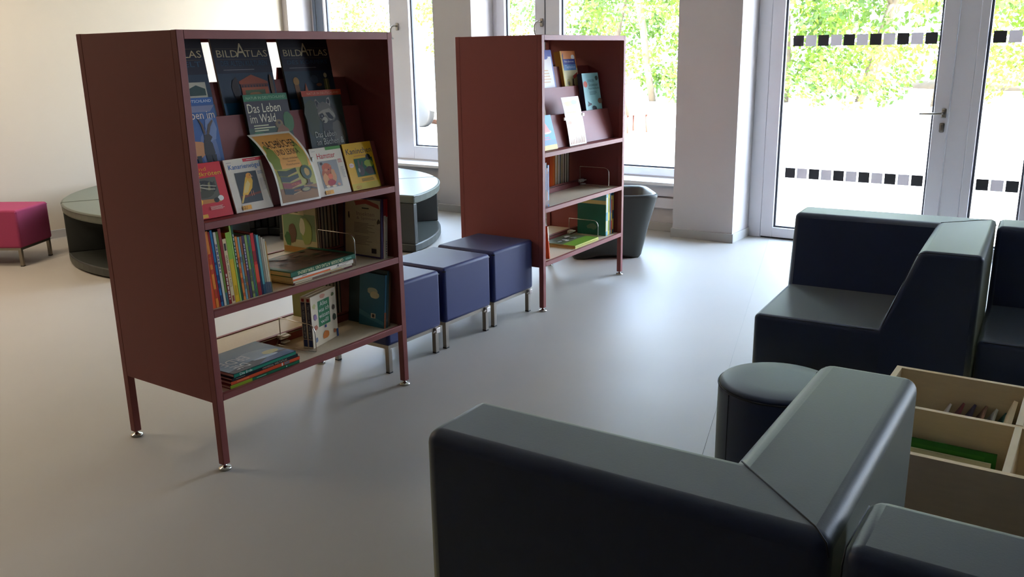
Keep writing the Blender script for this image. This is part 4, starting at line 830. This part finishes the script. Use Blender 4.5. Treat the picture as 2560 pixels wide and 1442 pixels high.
# ------------------------------------------------------------------ round bench of wedge segments
BC = (4.765, 5.915); BR = 1.49; BH = .455
_wl = ['grey wedge bench segment at the right, its open side facing the windows', 'second grey wedge segment counted from the right end, beyond a seam', 'grey wedge segment of the round bench nearest the corner window', 'grey wedge segment of the round bench pointing into the room corner', 'grey wedge segment of the round bench at the far side by the cream wall',
       'grey wedge segment behind the left end of the round bench', 'grey wedge segment at the left, dark opening beside the nearer bookcase']
_seams = (-80.5, -38.5, 0, 38, 76, 114, 152, 190)
for i in range(7):
    a0, a1 = tn(_seams[i]), tn(_seams[i+1]); g_ = .006; r0 = .16
    r = thing('bench_segment', _wl[i], 'bench', (BC[0], BC[1], 0), (0, 0, 0), 'wedge segments of the round grey bench')
    def sector(ra, rb, s0, s1, n=10): return [(rb*cos(s0+(s1-s0)*k/n), rb*sin(s0+(s1-s0)*k/n)) for k in range(n+1)] + [(ra*cos(s1), ra*sin(s1)), (ra*cos(s0), ra*sin(s0))]
    d0 = g_/BR
    b = MB(); b.prism(sector(r0, BR, a0+d0, a1-d0), BH-.065, BH, GREY, .014, 3); b.build('seat_top', r)
    b = MB(); b.prism(sector(r0, BR-.004, a0+d0, a1-d0), .012, .075, GREYD, .010, 2); b.build('base_panel', r)
    for s0, sg in ((a0, 1), (a1, -1)):
        e = Vector((cos(s0), sin(s0))); n_ = Vector((-sin(s0), cos(s0)))*sg
        q = [e*r0 + n_*g_, e*(BR-.006) + n_*g_, e*(BR-.006) + n_*(g_+.05), e*(r0+.02) + n_*(g_+.05)]
        b = MB(); b.prism([tuple(p) for p in q], .0755, BH-.0655, GREYD, .006, 2); b.build('side_panel', r)
    b = MB(); b.prism([tuple(p) for p in (Vector((cos(a0), sin(a0)))*.55, Vector((cos(a1), sin(a1)))*.55, Vector((cos(a1), sin(a1)))*.5, Vector((cos(a0), sin(a0)))*.5)], .0755, BH-.0655, RUBBER); b.build('rear_panel', r)
    b = MB(); zz_ = BH-.010
    rr_ = BR+.0002
    b.tube([(rr_*cos(a0+d0+(a1-a0-2*d0)*k/14), rr_*sin(a0+d0+(a1-a0-2*d0)*k/14), zz_) for k in range(15)], .0035, GREY, 6); b.build('top_piping', r)
    b = MB()
    for k in (a0+.09, a1-.09):
        b.lathe([(.02, 0), (.02, .012)], RUBBER, 10, (1.2*cos(k), 1.2*sin(k)))
    b.build('glide', r)

# ------------------------------------------------------------------ tub chair behind the farther bookcase
tub = thing('tub_chair', 'dark grey hollow tub chair with flared sides behind the farther bookcase', 'chair', (5.775, 3.215, 0), (0, 0, tn(-51)))
def quadring(hx, hy, z, n=40, p=8.0, lift=None):
    out = []
    for k in range(n):
        t = 2*pi*k/n; c, s_ = cos(t), sin(t); r_ = (abs(c)**p + abs(s_)**p)**(-1/p); zz_ = z
        if lift: zz_ = z + lift*max(0, 1-(abs(c*r_)/.7)**2)
        out.append((hx*r_*c, hy*r_*s_, zz_))
    return out
def loft(b, rings, m, caps=(True, True)):
    k = b.mi(m); R_ = [[b.bm.verts.new(p) for p in r] for r in rings]; n = len(R_[0])
    for i in range(len(R_)-1):
        for j in range(n): f_ = b.bm.faces.new((R_[i][j], R_[i][(j+1) % n], R_[i+1][(j+1) % n], R_[i+1][j])); f_.material_index = k; f_.smooth = True
    if caps[0]: f_ = b.bm.faces.new(R_[0][::-1]); f_.material_index = k
    if caps[1]: f_ = b.bm.faces.new(R_[-1]); f_.material_index = k
b = MB(); loft(b, [quadring(.235, .175, .02), quadring(.250, .190, .0, lift=.03), quadring(.262, .200, .02, lift=.02), quadring(.312, .225, .25), quadring(.368, .255, .455), quadring(.370, .258, .472), quadring(.357, .246, .480)], GREYD, (True, False)); b.build('outer_shell', tub)
b = MB(); loft(b, [quadring(.357, .246, .480), quadring(.344, .232, .478), quadring(.332, .222, .465), quadring(.30, .200, .30), quadring(.275, .19, .24), quadring(.20, .14, .235)], GREYD, (False, True)); b.build('seat_hollow', tub)

# ------------------------------------------------------------------ sofas
def split_regions(bm, names, mt, root):
    for k, nm in enumerate(names):
        fs = [f for f in bm.faces if f.material_index == k]
        if not fs: continue
        o = MB(); mp = {}
        o.mi(mt)
        for f in fs:
            vs = []
            for v in f.verts:
                if v not in mp: mp[v] = o.bm.verts.new(v.co)
                vs.append(mp[v])
            q = o.bm.faces.new(vs); q.smooth = True; q.material_index = 0
        ob = o.build(nm, root)
        wn = ob.modifiers.new('weighted', 'WEIGHTED_NORMAL'); wn.keep_sharp = True; wn.weight = 100
def sofa(x, y, label, corner=True, flip=False, W=.82, D=.82, hs=.43, ht=.75, rot=0, bev=.022, name='corner_sofa'):
    r = thing(name, label, 'sofa', (x, y, 0), (0, 0, rot), 'navy sofa modules')
    sx = -1 if flip else 1; zb = .02
    ab, at, xb, xt = .335, .215, .555, .615
    V = {}
    def v(n, px_, py_, pz): V[n] = bm.verts.new((sx*px_, py_, pz))
    bm = bmesh.new()
    if corner:
        v('B0', 0, 0, zb); v('B1', 0, W, zb); v('B2', D, W, zb); v('B3', D, 0, zb); v('Bf', 0, ab, zb); v('Bs', xb, W, zb)
        v('S0', 0, ab, hs); v('S1', 0, W, hs); v('S2', xb, W, hs); v('S3', xb, ab, hs)
        v('T0', 0, 0, ht); v('T1', 0, at, ht); v('T2', xt, at, ht); v('T3', xt, W, ht); v('T4', D, W, ht); v('T5', D, 0, ht)
        F = [('S0 S3 S2 S1', 0), ('Bf B1 S1 S0', 0), ('B1 Bs S2 S1', 0), ('B0 Bf S0 T1 T0', 2), ('S0 S3 T2 T1', 2), ('T0 T1 T2 T5', 2), ('B0 T0 T5 B3', 2),
             ('S3 S2 T3 T2', 1), ('T2 T3 T4 T5', 1), ('Bs B2 T4 T3 S2', 1), ('B3 T5 T4 B2', 1), ('B0 B3 B2 Bs B1 Bf', 0)]
    else:
        v('B0', 0, 0, zb); v('B1', 0, W, zb); v('B2', D, W, zb); v('B3', D, 0, zb); v('Bs', xb, W, zb); v('Bt', xb, 0, zb)
        v('S0', 0, 0, hs); v('S1', 0, W, hs); v('S2', xb, W, hs); v('S3', xb, 0, hs); v('T2', xt, 0, ht); v('T3', xt, W, ht); v('T4', D, W, ht); v('T5', D, 0, ht)
        F = [('S0 S3 S2 S1', 0), ('B0 B1 S1 S0', 0), ('B1 Bs S2 S1', 0), ('B0 S0 S3 Bt', 0), ('S3 S2 T3 T2', 1), ('T2 T3 T4 T5', 1), ('Bs B2 T4 T3 S2', 1), ('Bt S3 T2 T5 B3', 1), ('B3 T5 T4 B2', 1), ('B0 Bt B3 B2 Bs B1', 0)]
    for s_, k in F: f_ = bm.faces.new([V[n] for n in s_.split()]); f_.material_index = k
    bmesh.ops.recalc_face_normals(bm, faces=bm.faces[:])
    ed = [e for e in bm.edges if e.calc_face_angle(0) > .4 and e.is_convex and not (e.verts[0].co.z < zb+.01 and e.verts[1].co.z < zb+.01)]
    bmesh.ops.bevel(bm, geom=ed, offset=bev, segments=5, profile=.5, affect='EDGES')
    split_regions(bm, ['seat', 'backrest', 'armrest'], NAVYD, r); bm.free()
    b = MB(); rd = .0016
    T = lambda *p: (sx*p[0], p[1], p[2])
    if corner:
        b.tube([T(xt+.012, at-.010, ht+.0004), T(D-bev, bev, ht+.0006), T(D-.006, .006, ht-.010), T(D, 0, ht-.03)], rd, SEAM, 6)
        b.build('seam', r); b = MB()
        q = bev*.29; q2 = bev*.75
        b.tube([T(q, W-bev, hs-q+.0006), T(q, ab+.012, hs-q+.0006)], .0013, SEAM, 6); b.build('seam', r); b = MB()
        b.tube([T(q-.0004, ab-.012, hs+.012), T(q-.0004, at+q2*.55, ht-q2*1.3), T(q, at-q2*.2, ht-q2*.55), T(q, at-bev, ht-q+.0004), T(q, bev, ht-q+.0004)], .0013, SEAM, 6)
    else:
        b.tube([T(.006, W-.02, hs-.0045), T(.006, .02, hs-.0045)], rd, SEAM, 6)
        b.build('seam', r); b = MB()
        b.tube([T(xt+.035, W-.0045, ht-.007), T(D-.02, W-.0045, ht-.007), T(D-.003, W-.0045, ht-.03), T(D-.003, W-.0045, .3)], rd, SEAM, 6)
    b.build('seam', r)
    for px_ in (.08, D-.08):
        for py_ in (.08, W-.08):
            b = MB(); b.lathe([(.025, 0), (.025, .0205)], RUBBER, 12, (sx*px_, py_)); b.build('foot', r)
    return r
sofa(3.512, .388, 'navy corner sofa module with its seat facing the room, in front of the glazed door', rot=tn(4.2), ht=.757)
sofa(3.602, -.436, 'navy sofa module cut by the right edge, right of the corner module by the door', corner=False, name='sofa', rot=tn(4.2), ht=.757)
sofa(2.084, .330, 'navy corner sofa module in the foreground seen from behind', flip=True, bev=.030, rot=tn(2.0), ht=.765, W=.802)
sofa(2.084, -.523, 'navy sofa module at the lower right corner, seen from behind', corner=False, flip=True, name='sofa', bev=.03, rot=tn(1.0), ht=.765)
pf = thing('round_pouf', 'round navy leatherette pouf standing between the two corner sofas', 'pouf', (2.750, .862, 0))
b = MB(); b.lathe([(.170, .004), (.190, .010), (.196, .06), (.197, .25), (.196, .40), (.194, .418)], NAVYD, 48); b.build('side', pf)
b = MB(); b.lathe([(.194, .418), (.188, .427), (.175, .432), (.10, .435), (.01, .436)], NAVYD, 48); b.build('seat_top', pf)
b = MB(); b.tube([(.1955*cos(2*pi*k/48), .1955*sin(2*pi*k/48), .416) for k in range(49)], .0028, SEAM, 6); b.tube([(.1965*cos(2.55), .1965*sin(2.55), z_/10) for z_ in (.2, 2, 4.1)], .0016, SEAM, 6); b.build('piping', pf)

# ------------------------------------------------------------------ wooden browser trough
bx = thing('book_trough', 'birch plywood browser box with divided compartments between the sofas', 'storage box', (2.362, -.30, 0), (0, 0, tn(1.0)))
TX, TY, TZ, TT = .70, .845, .452, .018
def ply_panel(nm, a, c):
    b = MB(); b.box(a, (c[0], c[1], c[2]-.0012), PLY); b.box((a[0], a[1], c[2]-.0011), c, PLYE); b.build(nm, bx)
ply_panel('front_panel', (0, 0, .04), (TT, TY, TZ)); ply_panel('rear_panel', (TX-TT, 0, .04), (TX, TY, TZ))
ply_panel('side_panel', (TT, TY-TT, .04), (TX-TT, TY, TZ)); ply_panel('side_panel', (TT, 0, .04), (TX-TT, TT, TZ))
ply_panel('divider', (.352, TT, .10), (.352+TT, TY-TT, TZ-.006)); 
b = MB(); b.box((TT, .445, .10), (.352, .463, TZ-.004), PLY); b.box((.37, .445, .10), (TX-TT, .463, TZ-.004), PLY); b.build('cross_divider', bx)
b = MB(); b.box((TT, TT, .085), (TX-TT, TY-TT, .0995), PLY); b.build('bottom_panel', bx)
M_ = Matrix.Translation((.527, .585, .10)) @ Matrix.Rotation(tn(18), 4, 'X')
b = MB(); b.box((-.13, -.006, 0), (.13, .006, .33), PLY, M=M_); b.build('leaning_insert', bx)
for px_ in (.06, TX-.06):
    for py_ in (.06, TY-.06): b = MB(); b.lathe([(.02, 0), (.02, .04)], RUBBER, 12, (px_, py_)); b.build('castor', bx)
class Loc:
    a = tn(1.0)
    def __call__(s, u, v, z): return (2.362 + cos(s.a)*u - sin(s.a)*v, -.30 + sin(s.a)*u + cos(s.a)*v, z)
LB = Loc()
def trough_book(label, x, y1, w, h, t, c, tilt, art=None, z=.1005):
    # face towards the front panel (-x), leaning back
    r = thing('book', label, 'book', LB(x, y1, z), (-tn(tilt), 0, LB.a-pi/2), 'picture books in the plywood browser box')
    b = MB(); b.box((0, 0, 0), (w, .002, h), ink(c)); b.box((0, t-.002, 0), (w, t, h), ink(c)); b.box((0, 0, h-.002), (w, t, h), ink(c))
    if art: art(Art(b, (0, 0, 0), (1, 0, 0), (0, 0, 1), w, h))
    b.build('cover', r); p = MB(); p.box((.002, .0022, .002), (w-.002, t-.0022, h-.0022), PAPER); p.build('page_block', r)
trough_book('green picture book at the back of the front left compartment', .232, .790, .295, .280, .016, (44, 120, 30), 16, lambda a: a.rect(.05, .82, .9, .95, (60, 136, 36)).lines(.3, .86, .8, .92, 1, (150, 130, 40), 2) and None)
trough_book('pale cream picture book in front of the green one', .205, .785, .280, .262, .014, (212, 206, 170), 14, lambda a: a.lines(.15, .84, .9, .93, 2, (110, 96, 70), 3) and None)
r_ = random.Random(3)
for k, (c, lb) in enumerate((((206, 196, 186), 'whitish picture book leftmost in the rear compartment'), ((110, 50, 60), 'plum picture book in the rear compartment'), ((70, 64, 90), 'violet blue picture book in the rear compartment'), ((150, 110, 90), 'tan picture book in the rear compartment'), ((190, 190, 180), 'pale grey picture book in the rear compartment'), ((60, 120, 110), 'teal picture book leaning on the slanted board'))):
    r = thing('book', lb, 'book', LB(.395+.006*k, .795-.029*k, .1005), (tn(27+k*.6), 0, LB.a), 'picture books in the plywood browser box')
    b = MB(); b.box((0, 0, 0), (.26, .008, .292+.022*r_.random()), ink(c), .001, 1)
    a = Art(b, (.26, .008, 0), (-1, 0, 0), (0, 0, 1), .26, .275)
    for q in range(7): a.blob(r_.uniform(.1, .9), r_.uniform(.1, .9), .12, .1, (r_.randint(60, 220), r_.randint(50, 190), r_.randint(50, 200)), q, 9, .3)
    b.build('cover', r)
